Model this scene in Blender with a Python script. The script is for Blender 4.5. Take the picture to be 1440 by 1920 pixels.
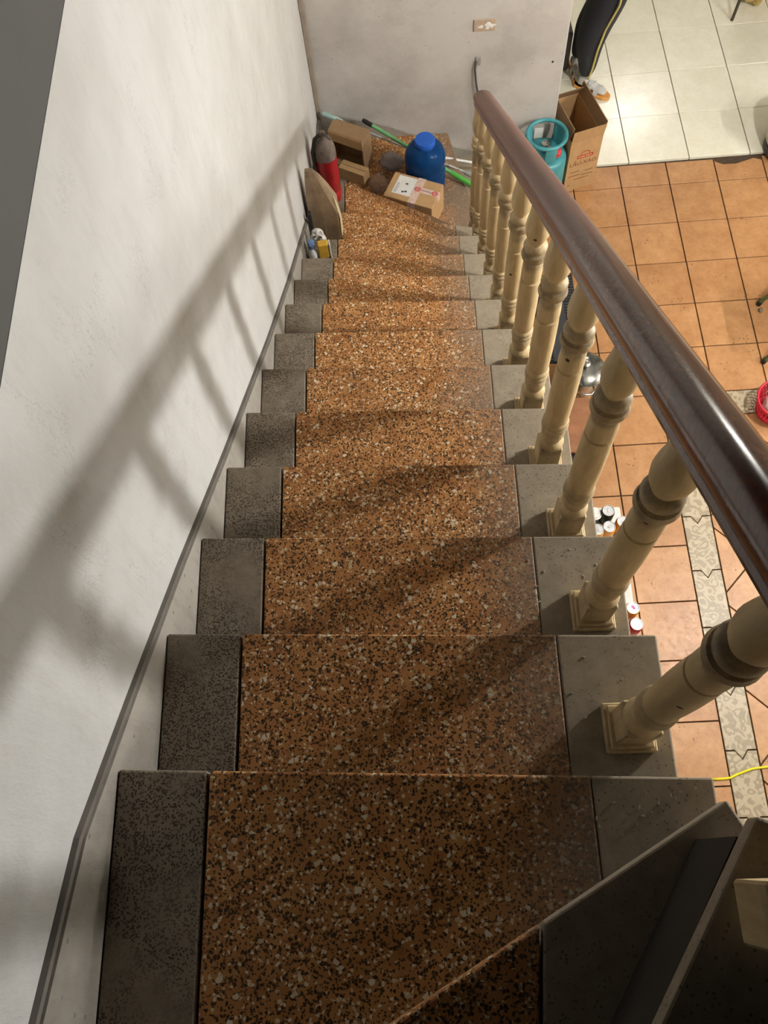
import bpy, bmesh, math, random
from mathutils import Vector, Matrix, noise

random.seed(7)
for o in list(bpy.data.objects):
    bpy.data.objects.remove(o)
SC = bpy.context.scene
COL = SC.collection

# ------------------------------------------------------------------ camera
CAM = Vector((0.4867, -0.1391, 1.3197))
RX = Vector((0.9976228, -0.0279108, -0.0630059))
RU = Vector((0.0497549, 0.9243267, 0.3783444))
RF = Vector((-0.0476781, 0.3805799, -0.9235181))
cd = bpy.data.cameras.new('camera')
cam = bpy.data.objects.new('camera', cd)
COL.objects.link(cam)
cam.matrix_world = Matrix(((RX.x, RU.x, -RF.x, CAM.x), (RX.y, RU.y, -RF.y, CAM.y),
                           (RX.z, RU.z, -RF.z, CAM.z), (0, 0, 0, 1)))
cd.sensor_fit = 'VERTICAL'
cd.sensor_height = 24.0
cd.sensor_width = 18.0
cd.lens = 1583.24 / 1920 * 24.0
cd.clip_start = 0.02
SC.camera = cam

# ------------------------------------------------------------------ world, exposure
w = bpy.data.worlds.new('world')
SC.world = w
w.use_nodes = True
w.node_tree.nodes['Background'].inputs[0].default_value = (0.95, 0.97, 1.0, 1)
w.node_tree.nodes['Background'].inputs[1].default_value = 0.004
SC.view_settings.view_transform = 'Standard'
SC.view_settings.look = 'None'
SC.view_settings.exposure = 0.2
SC.view_settings.gamma = 1.0
SC.view_settings.use_curve_mapping = False

LAMP = Vector((2.72, 1.48, 0.06))       # main globe lamp of the room
LAMP_R = 0.065
LAMP_POWER = 185.0
FILL_TUBE = Vector((4.22, 1.9, -0.35))        # unseen tube lamp, added on the right-hand wall as fill light
FILL_TUBE_POWER = 150.0
LAMP_COL = (1.0, .99, .965, 1)
FAR = Vector((2.85, 7.2, 0.02))         # lamp in the white-tiled room
FAR_POWER = 38.0

# ------------------------------------------------------------------ helpers
ORG = {}

class MB:
    def __init__(s):
        s.v = []; s.f = []; s.m = []; s.mi = 0
    def add(s, vs, fs):
        b = len(s.v)
        s.v += [Vector(v) for v in vs]
        for f in fs:
            s.f.append([i + b for i in f]); s.m.append(s.mi)
        return s
    def box(s, c, d, rz=0.0, M=None):
        hx, hy, hz = d[0]/2, d[1]/2, d[2]/2
        R = Matrix.Rotation(rz, 3, 'Z') if M is None else M
        vs = [Vector(c) + R @ Vector((x, y, z)) for z in (-hz, hz) for y in (-hy, hy) for x in (-hx, hx)]
        return s.add(vs, [(0,2,3,1), (4,5,7,6), (0,1,5,4), (2,6,7,3), (0,4,6,2), (1,3,7,5)])
    def prism(s, poly, z0, z1):
        n = len(poly)
        a = sum(poly[i][0]*poly[(i+1)%n][1]-poly[(i+1)%n][0]*poly[i][1] for i in range(n))
        if a < 0: poly = poly[::-1]
        vs = [(p[0], p[1], z0) for p in poly] + [(p[0], p[1], z1) for p in poly]
        fs = [tuple(range(n-1, -1, -1)), tuple(range(n, 2*n))]
        fs += [(i, (i+1)%n, n+(i+1)%n, n+i) for i in range(n)]
        return s.add(vs, fs)
    def prism_x(s, poly, x0, x1):      # polygon in (y,z), extruded along x
        n = len(poly)
        a = sum(poly[i][0]*poly[(i+1)%n][1]-poly[(i+1)%n][0]*poly[i][1] for i in range(n))
        if a < 0: poly = poly[::-1]
        vs = [(x0, p[0], p[1]) for p in poly] + [(x1, p[0], p[1]) for p in poly]
        fs = [tuple(range(n-1, -1, -1)), tuple(range(n, 2*n))]
        fs += [(i, (i+1)%n, n+(i+1)%n, n+i) for i in range(n)]
        return s.add(vs, fs)
    def prism_y(s, poly, y0, y1):      # polygon in (x,z), extruded along y
        n = len(poly)
        a = sum(poly[i][0]*poly[(i+1)%n][1]-poly[(i+1)%n][0]*poly[i][1] for i in range(n))
        if a < 0: poly = poly[::-1]
        vs = [(p[0], y1, p[1]) for p in poly] + [(p[0], y0, p[1]) for p in poly]
        fs = [tuple(range(n-1, -1, -1)), tuple(range(n, 2*n))]
        fs += [(i, (i+1)%n, n+(i+1)%n, n+i) for i in range(n)]
        return s.add(vs, fs)
    def lathe(s, c, prof, n=20, M=None, cap=True, square=0):
        vs = []; fs = []
        R = M or Matrix.Identity(3)
        for r, z in prof:
            for i in range(n):
                a = 2*math.pi*i/n
                vs.append(Vector(c) + R @ Vector((r*math.cos(a), r*math.sin(a), z)))
        for j in range(len(prof)-1):
            for i in range(n):
                k = (i+1) % n
                fs.append((j*n+i, j*n+k, (j+1)*n+k, (j+1)*n+i))
        if cap:
            fs.append(tuple(range(n-1, -1, -1)))
            fs.append(tuple(range((len(prof)-1)*n, len(prof)*n)))
        return s.add(vs, fs)
    def tube(s, pts, r, n=8, cap=True):
        pts = [Vector(p) for p in pts]
        rs = r if isinstance(r, (list, tuple)) else [r]*len(pts)
        vs = []; fs = []
        t0 = (pts[1]-pts[0]).normalized()
        u = t0.orthogonal().normalized()
        for i, p in enumerate(pts):
            if i == 0: t = t0
            elif i == len(pts)-1: t = (pts[i]-pts[i-1]).normalized()
            else: t = (pts[i+1]-pts[i-1]).normalized()
            u = (u - t*u.dot(t)).normalized()
            v = t.cross(u)
            for k in range(n):
                a = 2*math.pi*k/n
                vs.append(p + (u*math.cos(a)+v*math.sin(a))*rs[i])
        for j in range(len(pts)-1):
            for i in range(n):
                k = (i+1) % n
                fs.append((j*n+i, j*n+k, (j+1)*n+k, (j+1)*n+i))
        if cap:
            fs.append(tuple(range(n-1, -1, -1)))
            fs.append(tuple(range((len(pts)-1)*n, len(pts)*n)))
        return s.add(vs, fs)
    def blob(s, c, rad, sub=3, amp=0.15, freq=6.0, seed=0.0):
        bm = bmesh.new()
        bmesh.ops.create_icosphere(bm, subdivisions=sub, radius=1.0)
        vs = []
        for v in bm.verts:
            d = v.co.normalized()
            k = 1 + amp*noise.noise(d*freq*0.5+Vector((seed, seed*2, 0))) + 0.5*amp*noise.noise(d*freq+Vector((0, seed, 3)))
            vs.append(Vector(c) + Vector((d.x*rad[0], d.y*rad[1], d.z*rad[2]))*k)
        fs = [tuple(v.index for v in f.verts) for f in bm.faces]
        bm.free()
        return s.add(vs, fs)
    def build(s, name, mats, parent=None, smooth=False, bevel=0.0, segs=1, origin=None, autosm=None):
        if not isinstance(mats, (list, tuple)): mats = [mats]
        if origin is None:
            xs = [v.x for v in s.v]; ys = [v.y for v in s.v]; zs = [v.z for v in s.v]
            origin = Vector(((min(xs)+max(xs))/2, (min(ys)+max(ys))/2, min(zs)))
        origin = Vector(origin)
        me = bpy.data.meshes.new(name)
        me.from_pydata([v-origin for v in s.v], [], s.f)
        for m in mats: me.materials.append(m)
        for p, mi in zip(me.polygons, s.m): p.material_index = min(mi, len(mats)-1)
        if bevel > 0:
            bm = bmesh.new(); bm.from_mesh(me)
            eds = [e for e in bm.edges if len(e.link_faces) == 2 and e.calc_face_angle(0) > 0.5]
            bmesh.ops.bevel(bm, geom=eds, offset=bevel, segments=segs, profile=0.5, affect='EDGES', clamp_overlap=True)
            bm.to_mesh(me); bm.free()
        if smooth:
            for p in me.polygons: p.use_smooth = True
            if autosm is not None:
                me.set_sharp_from_angle(angle=math.radians(autosm))
        o = bpy.data.objects.new(name, me)
        COL.objects.link(o)
        if parent is not None:
            o.parent = parent
            o.location = origin - ORG[parent.name]
        else:
            o.location = origin
        ORG[o.name] = origin
        return o

def empty(name, loc, label=None, cat=None, group=None, kind=None):
    o = bpy.data.objects.new(name, None)
    o.empty_display_size = 0.05
    COL.objects.link(o)
    o.location = loc
    ORG[o.name] = Vector(loc)
    return tag(o, label, cat, group, kind)

def tag(o, label=None, cat=None, group=None, kind=None):
    if label: o['label'] = label
    if cat: o['category'] = cat
    if group: o['group'] = group
    if kind: o['kind'] = kind
    return o

def copy_to(src, loc, parent=None, rz=None):
    c = src.copy(); COL.objects.link(c)
    c.parent = parent
    c.location = Vector(loc) - (ORG[parent.name] if parent else Vector((0, 0, 0)))
    if rz is not None: c.rotation_euler = (0, 0, rz)
    ORG[c.name] = Vector(loc)
    return c

def text_mb(body, size):
    cu = bpy.data.curves.new('t', 'FONT'); cu.body = body; cu.size = size
    cu.align_x = 'CENTER'; cu.resolution_u = 3
    o = bpy.data.objects.new('t', cu); COL.objects.link(o)
    dg = bpy.context.evaluated_depsgraph_get(); dg.update()
    me = o.evaluated_get(dg).to_mesh()
    vs = [v.co.copy() for v in me.vertices]; fs = [tuple(p.vertices) for p in me.polygons]
    o.evaluated_get(dg).to_mesh_clear()
    bpy.data.objects.remove(o); bpy.data.curves.remove(cu)
    return vs, fs

# ------------------------------------------------------------------ materials
MATS = {}
def newmat(name):
    m = bpy.data.materials.new(name); m.use_nodes = True
    nt = m.node_tree
    return m, nt, nt.nodes['Principled BSDF']

def srgb(r, g, b):
    f = lambda c: (c/255/12.92) if c/255 <= 0.04045 else ((c/255+0.055)/1.055)**2.4
    return (f(r), f(g), f(b), 1)

class NT:
    def __init__(s, nt):
        s.nt = nt
        s.pos = nt.nodes.new('ShaderNodeNewGeometry').outputs['Position']
    def n(s, t, **kw):
        x = s.nt.nodes.new(t)
        for k, v in kw.items(): setattr(x, k, v)
        return x
    def link(s, a, b): s.nt.links.new(a, b)
    def noise(s, scale, detail=3, rough=0.6, vec=None, dist=0.0):
        x = s.n('ShaderNodeTexNoise'); x.inputs['Scale'].default_value = scale
        x.inputs['Detail'].default_value = detail; x.inputs['Roughness'].default_value = rough
        x.inputs['Distortion'].default_value = dist
        s.link(vec or s.pos, x.inputs['Vector']); return x.outputs['Fac']
    def voro(s, scale, vec=None, rnd=1.0, feature='F1'):
        x = s.n('ShaderNodeTexVoronoi'); x.feature = feature
        x.inputs['Scale'].default_value = scale; x.inputs['Randomness'].default_value = rnd
        s.link(vec or s.pos, x.inputs['Vector']); return x
    def ramp(s, fac, a, b, va=0.0, vb=1.0):
        x = s.n('ShaderNodeMapRange'); x.inputs['From Min'].default_value = a; x.inputs['From Max'].default_value = b
        x.inputs['To Min'].default_value = va; x.inputs['To Max'].default_value = vb
        s.link(fac, x.inputs['Value']); return x.outputs['Result']
    def math(s, op, a, b=None):
        x = s.n('ShaderNodeMath', operation=op)
        for i, q in enumerate((a, b)):
            if q is None: continue
            if isinstance(q, (int, float)): x.inputs[i].default_value = q
            else: s.link(q, x.inputs[i])
        return x.outputs[0]
    def mix(s, fac, a, b):
        x = s.n('ShaderNodeMix', data_type='RGBA')
        for i, q in ((0, fac), (6, a), (7, b)):
            if isinstance(q, (int, float)): x.inputs[i].default_value = q
            elif isinstance(q, tuple): x.inputs[i].default_value = q
            else: s.link(q, x.inputs[i])
        return x.outputs[2]
    def scaled(s, sx, sy, sz):
        x = s.n('ShaderNodeMapping'); x.inputs['Scale'].default_value = (sx, sy, sz)
        s.link(s.pos, x.inputs['Vector']); return x.outputs['Vector']
    def bump(s, h, strength, bsdf, dist=0.01):
        x = s.n('ShaderNodeBump'); x.inputs['Strength'].default_value = strength
        x.inputs['Distance'].default_value = dist
        s.link(h, x.inputs['Height']); s.link(x.outputs[0], bsdf.inputs['Normal'])

def simple(name, col, rough=0.6, var=0.12, scale=30, metal=0.0, trans=0.0, spec=None, ior=None):
    if name in MATS: return MATS[name]
    m, nt, b = newmat(name); t = NT(nt)
    n = t.noise(scale, 4)
    d = tuple(c*(1-var*1.6) for c in col[:3])+(1,)
    l = tuple(min(1, c*(1+var)) for c in col[:3])+(1,)
    t.link(t.mix(t.ramp(n, .3, .7), d, l), b.inputs['Base Color'])
    t.link(t.ramp(n, .3, .7, max(0, rough-.06), min(1, rough+.06)), b.inputs['Roughness'])
    b.inputs['Metallic'].default_value = metal
    if trans: b.inputs['Transmission Weight'].default_value = trans
    if ior: b.inputs['IOR'].default_value = ior
    if spec is not None: b.inputs['Specular IOR Level'].default_value = spec
    MATS[name] = m
    return m

def terrazzo():
    m, nt, b = newmat('terrazzo_orange'); t = NT(nt)
    big = t.noise(4, 4); mid = t.noise(22, 4)
    base = t.mix(t.ramp(mid, .3, .7), srgb(172, 112, 60), srgb(208, 148, 88))
    wob = t.n('ShaderNodeTexNoise'); wob.inputs['Scale'].default_value = 140; t.link(t.pos, wob.inputs['Vector'])
    off = t.n('ShaderNodeVectorMath', operation='MULTIPLY_ADD'); t.link(wob.outputs['Color'], off.inputs[0])
    off.inputs[1].default_value = (.005, .005, .0); t.link(t.pos, off.inputs[2])
    vec = off.outputs[0]
    def chips(scale, edge, keep, ch):
        e = t.voro(scale, vec, feature='DISTANCE_TO_EDGE'); c = t.voro(scale, vec)
        sp = t.n('ShaderNodeSeparateColor'); t.link(c.outputs['Color'], sp.inputs[0])
        return t.math('MULTIPLY', t.math('GREATER_THAN', e.outputs['Distance'], edge), t.math('GREATER_THAN', sp.outputs[ch], keep)), sp
    dm, _ = chips(225, .05, .77, 0)
    c1 = t.mix(dm, base, srgb(58, 40, 20))
    dm2, _ = chips(330, .05, .78, 1)
    c1 = t.mix(dm2, c1, srgb(74, 52, 28))
    lm, sl = chips(122, .10, .925, 0)
    cream = t.mix(sl.outputs[2], srgb(240, 230, 205), srgb(212, 184, 140))
    c2 = t.mix(lm, c1, cream)
    smm, _ = chips(225, .08, .915, 2)
    c3 = t.mix(smm, c2, srgb(232, 214, 176))
    # grey grime film towards the outer side of the flight, with a ragged edge
    sx = t.n('ShaderNodeSeparateXYZ'); t.link(t.pos, sx.inputs[0])
    e = t.math('ADD', sx.outputs[0], t.math('MULTIPLY', t.math('SUBTRACT', big, .5), .35))
    g = t.ramp(e, .54, .76, 0, .78)
    c4 = t.mix(g, c3, srgb(128, 116, 102))
    g2 = t.ramp(t.noise(2.2, 5, .65), .5, .8, 0, .35)
    c5 = t.mix(g2, c4, srgb(105, 88, 66))
    t.link(c5, b.inputs['Base Color'])
    t.link(t.ramp(mid, .3, .7, .5, .72), b.inputs['Roughness'])
    b.inputs['Specular IOR Level'].default_value = 0.35
    t.bump(t.math('ADD', lm, t.math('MULTIPLY', mid, .6)), .12, b, .002)
    MATS['terrazzo'] = m
    return m

def greystone(name, a, c, speck, amount):
    m, nt, b = newmat(name); t = NT(nt)
    mid = t.noise(30, 5, .7); big = t.noise(5, 4)
    base = t.mix(t.ramp(mid, .3, .7), a, c)
    dk = t.voro(290); sp = t.n('ShaderNodeSeparateColor'); t.link(dk.outputs['Color'], sp.inputs[0])
    dm = t.math('MULTIPLY', t.math('LESS_THAN', dk.outputs['Distance'], .5), t.math('GREATER_THAN', sp.outputs[0], 1-amount))
    msk = t.math('MULTIPLY', dm, t.ramp(big, .38, .55))
    c1 = t.mix(msk, base, speck)
    c2 = t.mix(t.ramp(big, .55, .8, 0, .3), c1, srgb(96, 88, 80))
    t.link(c2, b.inputs['Base Color'])
    b.inputs['Roughness'].default_value = .72
    b.inputs['Specular IOR Level'].default_value = .3
    t.bump(mid, .15, b, .002)
    MATS[name] = m
    return m

def plaster(name, base, stain, pink, stain_amt, scuff=0.5):
    m, nt, b = newmat(name); t = NT(nt)
    big = t.noise(1.7, 5, .62); mid = t.noise(7, 5, .65); fine = t.noise(60, 4)
    c = t.mix(t.ramp(big, .42, .72, 0, stain_amt), base, stain)
    c = t.mix(t.ramp(mid, .5, .8, 0, stain_amt*.55), c, pink)
    # narrow scuffs and hair cracks
    st = t.scaled(9, 9, 2.6)
    cr = t.noise(6, 4, .7, vec=st, dist=1.5)
    line = t.ramp(t.math('ABSOLUTE', t.math('SUBTRACT', cr, .5)), 0, .007, 1, 0)
    gate = t.ramp(t.noise(5.5, 2), .54, .62)
    c = t.mix(t.math('MULTIPLY', t.math('MULTIPLY', line, gate), scuff), c, srgb(98, 94, 88))
    pk = t.voro(26); sp = t.n('ShaderNodeSeparateColor'); t.link(pk.outputs['Color'], sp.inputs[0])
    pit = t.math('MULTIPLY', t.math('LESS_THAN', pk.outputs['Distance'], .10), t.math('GREATER_THAN', sp.outputs[0], .78))
    c = t.mix(t.math('MULTIPLY', pit, scuff), c, srgb(110, 106, 100))
    t.link(c, b.inputs['Base Color'])
    b.inputs['Roughness'].default_value = .85
    b.inputs['Specular IOR Level'].default_value = .25
    strk = t.noise(5, 5, .7, vec=t.scaled(1, 5, 1.2))
    c = t.mix(t.ramp(strk, .5, .75, 0, stain_amt*.45), c, stain)
    t.link(c, b.inputs['Base Color'])
    h = t.math('ADD', t.math('MULTIPLY', mid, .8), t.math('ADD', t.math('MULTIPLY', fine, .25), t.math('MULTIPLY', strk, .6)))
    t.bump(h, .22, b, .012)
    MATS[name] = m
    return m

def tilemat(name, a, c, d, pits, rough):
    m, nt, b = newmat(name); t = NT(nt)
    oi = t.n('ShaderNodeObjectInfo')
    n1 = t.noise(9, 6, .7); n2 = t.noise(45, 5, .7)
    col = t.mix(t.ramp(n1, .35, .68), a, c)
    col = t.mix(t.ramp(n2, .52, .75, 0, .45), col, d)
    if pits:
        pv = t.voro(85); sp = t.n('ShaderNodeSeparateColor'); t.link(pv.outputs['Color'], sp.inputs[0])
        p = t.math('MULTIPLY', t.math('LESS_THAN', pv.outputs['Distance'], .3), t.math('GREATER_THAN', sp.outputs[0], .72))
        p = t.math('MULTIPLY', p, t.ramp(t.noise(7, 2), .6, .66))
        col = t.mix(p, col, srgb(70, 45, 25))
    col = t.mix(t.ramp(oi.outputs['Random'], 0, 1, 0, .22), col, d)
    t.link(col, b.inputs['Base Color'])
    t.link(t.ramp(n2, .3, .7, rough-.08, rough+.08), b.inputs['Roughness'])
    t.bump(n2, .06, b, .002)
    MATS[name] = m
    return m

def bordermat():
    m, nt, b = newmat('border_tile'); t = NT(nt)
    n0 = t.noise(10, 2, .5, dist=2.5)
    v = t.voro(24, feature='SMOOTH_F1')
    s = t.math('SINE', t.math('ADD', t.math('MULTIPLY', v.outputs['Distance'], 16), t.math('MULTIPLY', n0, 14)))
    k = t.ramp(s, -.15, .15)
    col = t.mix(k, srgb(150, 135, 110), srgb(180, 164, 137))
    col = t.mix(t.ramp(t.noise(60, 4), .5, .8, 0, .3), col, srgb(140, 124, 100))
    t.link(col, b.inputs['Base Color'])
    b.inputs['Roughness'].default_value = .42
    t.bump(k, .12, b, .002)
    MATS['border'] = m
    return m

def railwood():
    m, nt, b = newmat('handrail_wood'); t = NT(nt)
    v = t.scaled(30, 3, 30)
    g = t.noise(3, 5, .7, vec=v, dist=.6)
    col = t.mix(t.ramp(g, .3, .7), srgb(70, 30, 19), srgb(116, 58, 36))
    # pale dust, denser down the flight
    sx = t.n('ShaderNodeSeparateXYZ'); t.link(t.pos, sx.inputs[0])
    dust = t.ramp(t.math('ADD', sx.outputs[1], t.math('MULTIPLY', t.math('SUBTRACT', t.noise(4, 2, .5), .5), .3)), .6, 2.3, 0, .6)
    nz = t.n('ShaderNodeSeparateXYZ'); t.link(t.nt.nodes['Geometry'].outputs['Normal'], nz.inputs[0])
    dust = t.math('MULTIPLY', dust, t.ramp(nz.outputs[2], -.2, .6, .3, 1))
    col = t.mix(dust, col, srgb(150, 122, 110))
    t.link(col, b.inputs['Base Color'])
    t.link(t.ramp(dust, 0, .4, .15, .6), b.inputs['Roughness'])
    MATS['rail'] = m
    return m

def palewood():
    m, nt, b = newmat('pale_painted_wood'); t = NT(nt)
    g = t.noise(4, 5, .65, vec=t.scaled(14, 14, 2.5), dist=.4)
    col = t.mix(t.ramp(g, .3, .7), srgb(178, 154, 112), srgb(206, 183, 140))
    # smeared hand grime on the collars
    oc = t.n('ShaderNodeTexCoord'); oz = t.n('ShaderNodeSeparateXYZ'); t.link(oc.outputs['Object'], oz.inputs[0])
    zz = oz.outputs[2]
    smear = t.noise(28, 4, .7)
    def band(lo, hi, f):
        return t.math('MULTIPLY', t.ramp(zz, lo-f, lo), t.ramp(zz, hi, hi+f, 1, 0))
    ringd = t.math('MAXIMUM', band(.435, .50, .02), t.math('MULTIPLY', band(.078, .118, .012), .6))
    col = t.mix(t.math('MULTIPLY', ringd, t.ramp(smear, .3, .62, .12, .75)), col, srgb(104, 90, 74))
    kn = t.voro(16); sp = t.n('ShaderNodeSeparateColor'); t.link(kn.outputs['Color'], sp.inputs[0])
    kk = t.math('MULTIPLY', t.math('LESS_THAN', kn.outputs['Distance'], .085), t.math('GREATER_THAN', sp.outputs[0], .72))
    col = t.mix(kk, col, srgb(60, 44, 30))
    t.link(col, b.inputs['Base Color'])
    b.inputs['Roughness'].default_value = .55
    t.bump(g, .06, b, .003)
    MATS['palewood'] = m
    return m

def cardboard(name, a):
    m, nt, b = newmat(name); t = NT(nt)
    g = t.noise(26, 5, .7); s = t.noise(3, 3)
    d = tuple(x*.82 for x in a[:3])+(1,)
    col = t.mix(t.ramp(g, .3, .7), d, a)
    col = t.mix(t.ramp(s, .5, .75, 0, .35), col, tuple(x*.72 for x in a[:3])+(1,))
    t.link(col, b.inputs['Base Color'])
    b.inputs['Roughness'].default_value = .8
    MATS[name] = m
    return m

TERR = terrazzo()
GREYL = greystone('grey_speckled_stone', srgb(126, 114, 98), srgb(154, 141, 123), srgb(76, 65, 53), .7)
GREYR = greystone('grey_smooth_stone', srgb(142, 129, 110), srgb(164, 151, 131), srgb(112, 99, 82), .1)
RISERM = simple('dark_riser', srgb(44, 37, 29), .8, .2, 40)  # one dark tone for the plates on all riser faces
CONC = simple('stair_concrete', srgb(120, 113, 104), .85, .12, 25)
GAPM = simple('dark_groove', srgb(58, 52, 46), .9, .1, 40)
WALL = plaster('white_plaster', srgb(203, 202, 199), srgb(174, 171, 165), srgb(187, 184, 178), .6, .9)
WALLB = plaster('grey_plaster', srgb(198, 193, 187), srgb(152, 148, 141), srgb(192, 178, 175), .85, .5)
SKIRT = plaster('skirting_render', srgb(164, 158, 148), srgb(112, 105, 96), srgb(136, 129, 119), 1.0, .8)
SKTOP = simple('skirting_groove', srgb(112, 106, 98), .85, .15, 20)
LEDGE = simple('dark_grey_paint', srgb(72, 72, 69), .7, .05, 9)
ROOMW = simple('room_paint', srgb(214, 208, 190), .85, .05, 4)
CEIL = simple('ceiling_paint', srgb(150, 146, 136), .9, .04, 4)
TILE_O = tilemat('orange_tile', srgb(170, 120, 75), srgb(196, 148, 100), srgb(142, 93, 54), True, .42)
TILE_W = tilemat('white_tile', srgb(238, 233, 212), srgb(248, 245, 228), srgb(214, 207, 184), False, .22)
GROUT = simple('floor_grout', srgb(74, 58, 44), .95, .2, 60)
BORDER = bordermat()
RAIL = railwood()
PALE = palewood()
CARD = cardboard('kraft_card', srgb(190, 152, 106))
CARD2 = cardboard('kraft_card_dark', srgb(158, 126, 92))
CARD3 = cardboard('kraft_tan', srgb(196, 160, 112))

# ------------------------------------------------------------------ geometry of the flight
RISE, RUN = 0.1883, 0.26
XS, XRS, XR = 0.1392, 0.7144, 0.8898
FLOOR = -2.8245
ZT = lambda k: -(k-1)*RISE
def nosing(k):
    if k <= -1: return (-0.291-1.46*0.687, 1.46)
    if k == 0: return (-0.547, 0.55)
    if k <= 11: return ((k-1)*RUN, -0.0463)
    if k == 12: return (2.96, -0.231)
    return (3.384, -0.585)
def ny(k, x):
    a, b = nosing(k); return a+b*x

# ------------------------------------------------------------------ room shell
mb = MB(); mb.box((1.9, 3.0, FLOOR-0.06), (5.0, 11.0, 0.10))
floor = mb.build('floor', GROUT, origin=(1.9, 3.0, FLOOR-0.11))
tag(floor, 'tiled ground floor in orange and white squares with patterned border', 'floor', kind='structure')

def rot2(p, o, th):
    c, s = math.cos(th), math.sin(th)
    return (o[0]+c*p[0]-s*p[1], o[1]+s*p[0]+c*p[1])
def clip(poly, nx, ny_, d):          # keep nx*x+ny*y <= d
    out = []
    for i in range(len(poly)):
        a, b = poly[i], poly[(i+1) % len(poly)]
        da, db = nx*a[0]+ny_*a[1]-d, nx*b[0]+ny_*b[1]-d
        if da <= 0: out.append(a)
        if da*db < 0:
            t = da/(da-db); out.append((a[0]+t*(b[0]-a[0]), a[1]+t*(b[1]-a[1])))
    return out
def area(poly):
    return 0.5*sum(poly[i][0]*poly[(i+1) % len(poly)][1]-poly[(i+1) % len(poly)][0]*poly[i][1] for i in range(len(poly)))

TS, TO, TTH = 0.2935, (1.813, 1.889), 0.0076
G = 0.0032
def tile_from(poly, name, mat, o, th, z0=FLOOR-0.012, z1=FLOOR, bev=0.0015):
    if len(poly) < 3 or abs(area(poly)) < 2e-4: return None
    mb = MB(); mb.prism([rot2(p, o, th) for p in poly], z0, z1)
    return mb.build(name, mat, floor, bevel=bev)
sq = None
ymax = 3.822-TO[1]
BW = 0.147
for j in range(-7, 9):
    for i in range(-7, 8):
        x0, x1, y1, y0 = i*TS, (i+1)*TS, -j*TS, -(j+1)*TS
        if x0 >= -1e-6 and y1 <= TS+1e-6: continue           # inside the bordered field
        if y0 > ymax-0.02: continue
        full = y1 <= ymax
        c = rot2(((x0+x1)/2, (y0+y1)/2), TO, TTH)
        if full and sq is not None:
            copy_to(sq, (c[0], c[1], FLOOR-0.012), floor, 0)
        else:
            p = [(x0+G, y0+G), (x1-G, y0+G), (x1-G, min(y1-G, ymax)), (x0+G, min(y1-G, ymax))]
            if not full and i == 2:                             # broken edge beside the threshold
                t = y1 if y1 < ymax else ymax
                p = [(x0+G, y0+G), (x1-G, y0+G), (x1-G, t-.03), (x1-.05, t-.012), (x1-.10, t-.028),
                     (x1-.16, t-.047), (x1-.24, t-.045), (x0+.01, t-.02), (x0+G, t-.01)]
            o = tile_from(p, 'tile', TILE_O, TO, TTH)
            if full and o: sq = o
# bordered field: patterned border pieces with arrow-shaped ends
def piece(ln, v0, horiz, name='border_tile'):
    W_ = BW; a = W_*0.30; tip = W_*0.27
    e = [(0, 0), (a, 0), (W_/2, -tip), (W_-a, 0), (W_, 0)]
    low = [(u, v0+G+dv) for u, dv in e]
    up = [(u, v0+ln-G+dv) for u, dv in e]
    poly = [(min(max(u, G), W_-G), v) for u, v in low+up[::-1]]
    if horiz: poly = [(v, TS-(u)) for u, v in poly]
    return tile_from(poly, name, BORDER, TO, TTH)
for m in range(-1, 10):
    v1 = -(m+0.47)*TS                    # piece spans v1-TS .. v1 (local y)
    if m == -1:
        piece(TS-BW-(v1-TS), v1-TS, False)
    else:
        piece(TS, v1-TS, False)
for m in range(0, 6):
    piece(TS, 0.30+(m-0)*TS+0.045, True)
piece(0.345-BW, BW, True)
tile_from([(G, TS-BW+G), (BW-G, TS-BW+G), (BW-G, TS-G), (G, TS-G)], 'border_tile', BORDER, TO, TTH)
D = TS*math.sqrt(2)
V0 = (BW-0.033, -3*TS)
h = D/2-0.0045
for i in range(-4, 10):
    for j in range(-7, 10):
        c = (V0[0]+(i+j+1)*D/2, V0[1]+(j-i)*D/2)
        if c[0] < -.1 or c[0] > 2.1 or c[1] < -2.4 or c[1] > .5: continue
        p = [(c[0]-h, c[1]), (c[0], c[1]-h), (c[0]+h, c[1]), (c[0], c[1]+h)]
        p = clip(p, -1, 0, -(BW+G)); 
        if len(p) > 2: p = clip(p, 0, 1, TS-BW-G)
        if len(p) > 2: tile_from(p, 'tile', TILE_O, TO, TTH)
# white tiles of the next room, laid a little higher
WS, WO, WTH = 0.3732, (1.869, 3.838), 0.01544
wq = None
for j in range(0, 8):
    for i in range(-7, 7):
        c = rot2(((i+.5)*WS, (j+.5)*WS), WO, WTH)
        if wq is None:
            g = .0025
            wq = tile_from([(i*WS+g, j*WS+g), ((i+1)*WS-g, j*WS+g), ((i+1)*WS-g, (j+1)*WS-g), (i*WS+g, (j+1)*WS-g)],
                           'white_floor_tile', TILE_W, WO, WTH, FLOOR-.012, FLOOR+.008)
            wq.name = 'white_floor_tile'
        else:
            copy_to(wq, (c[0], c[1], FLOOR-.012), floor, 0)

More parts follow.
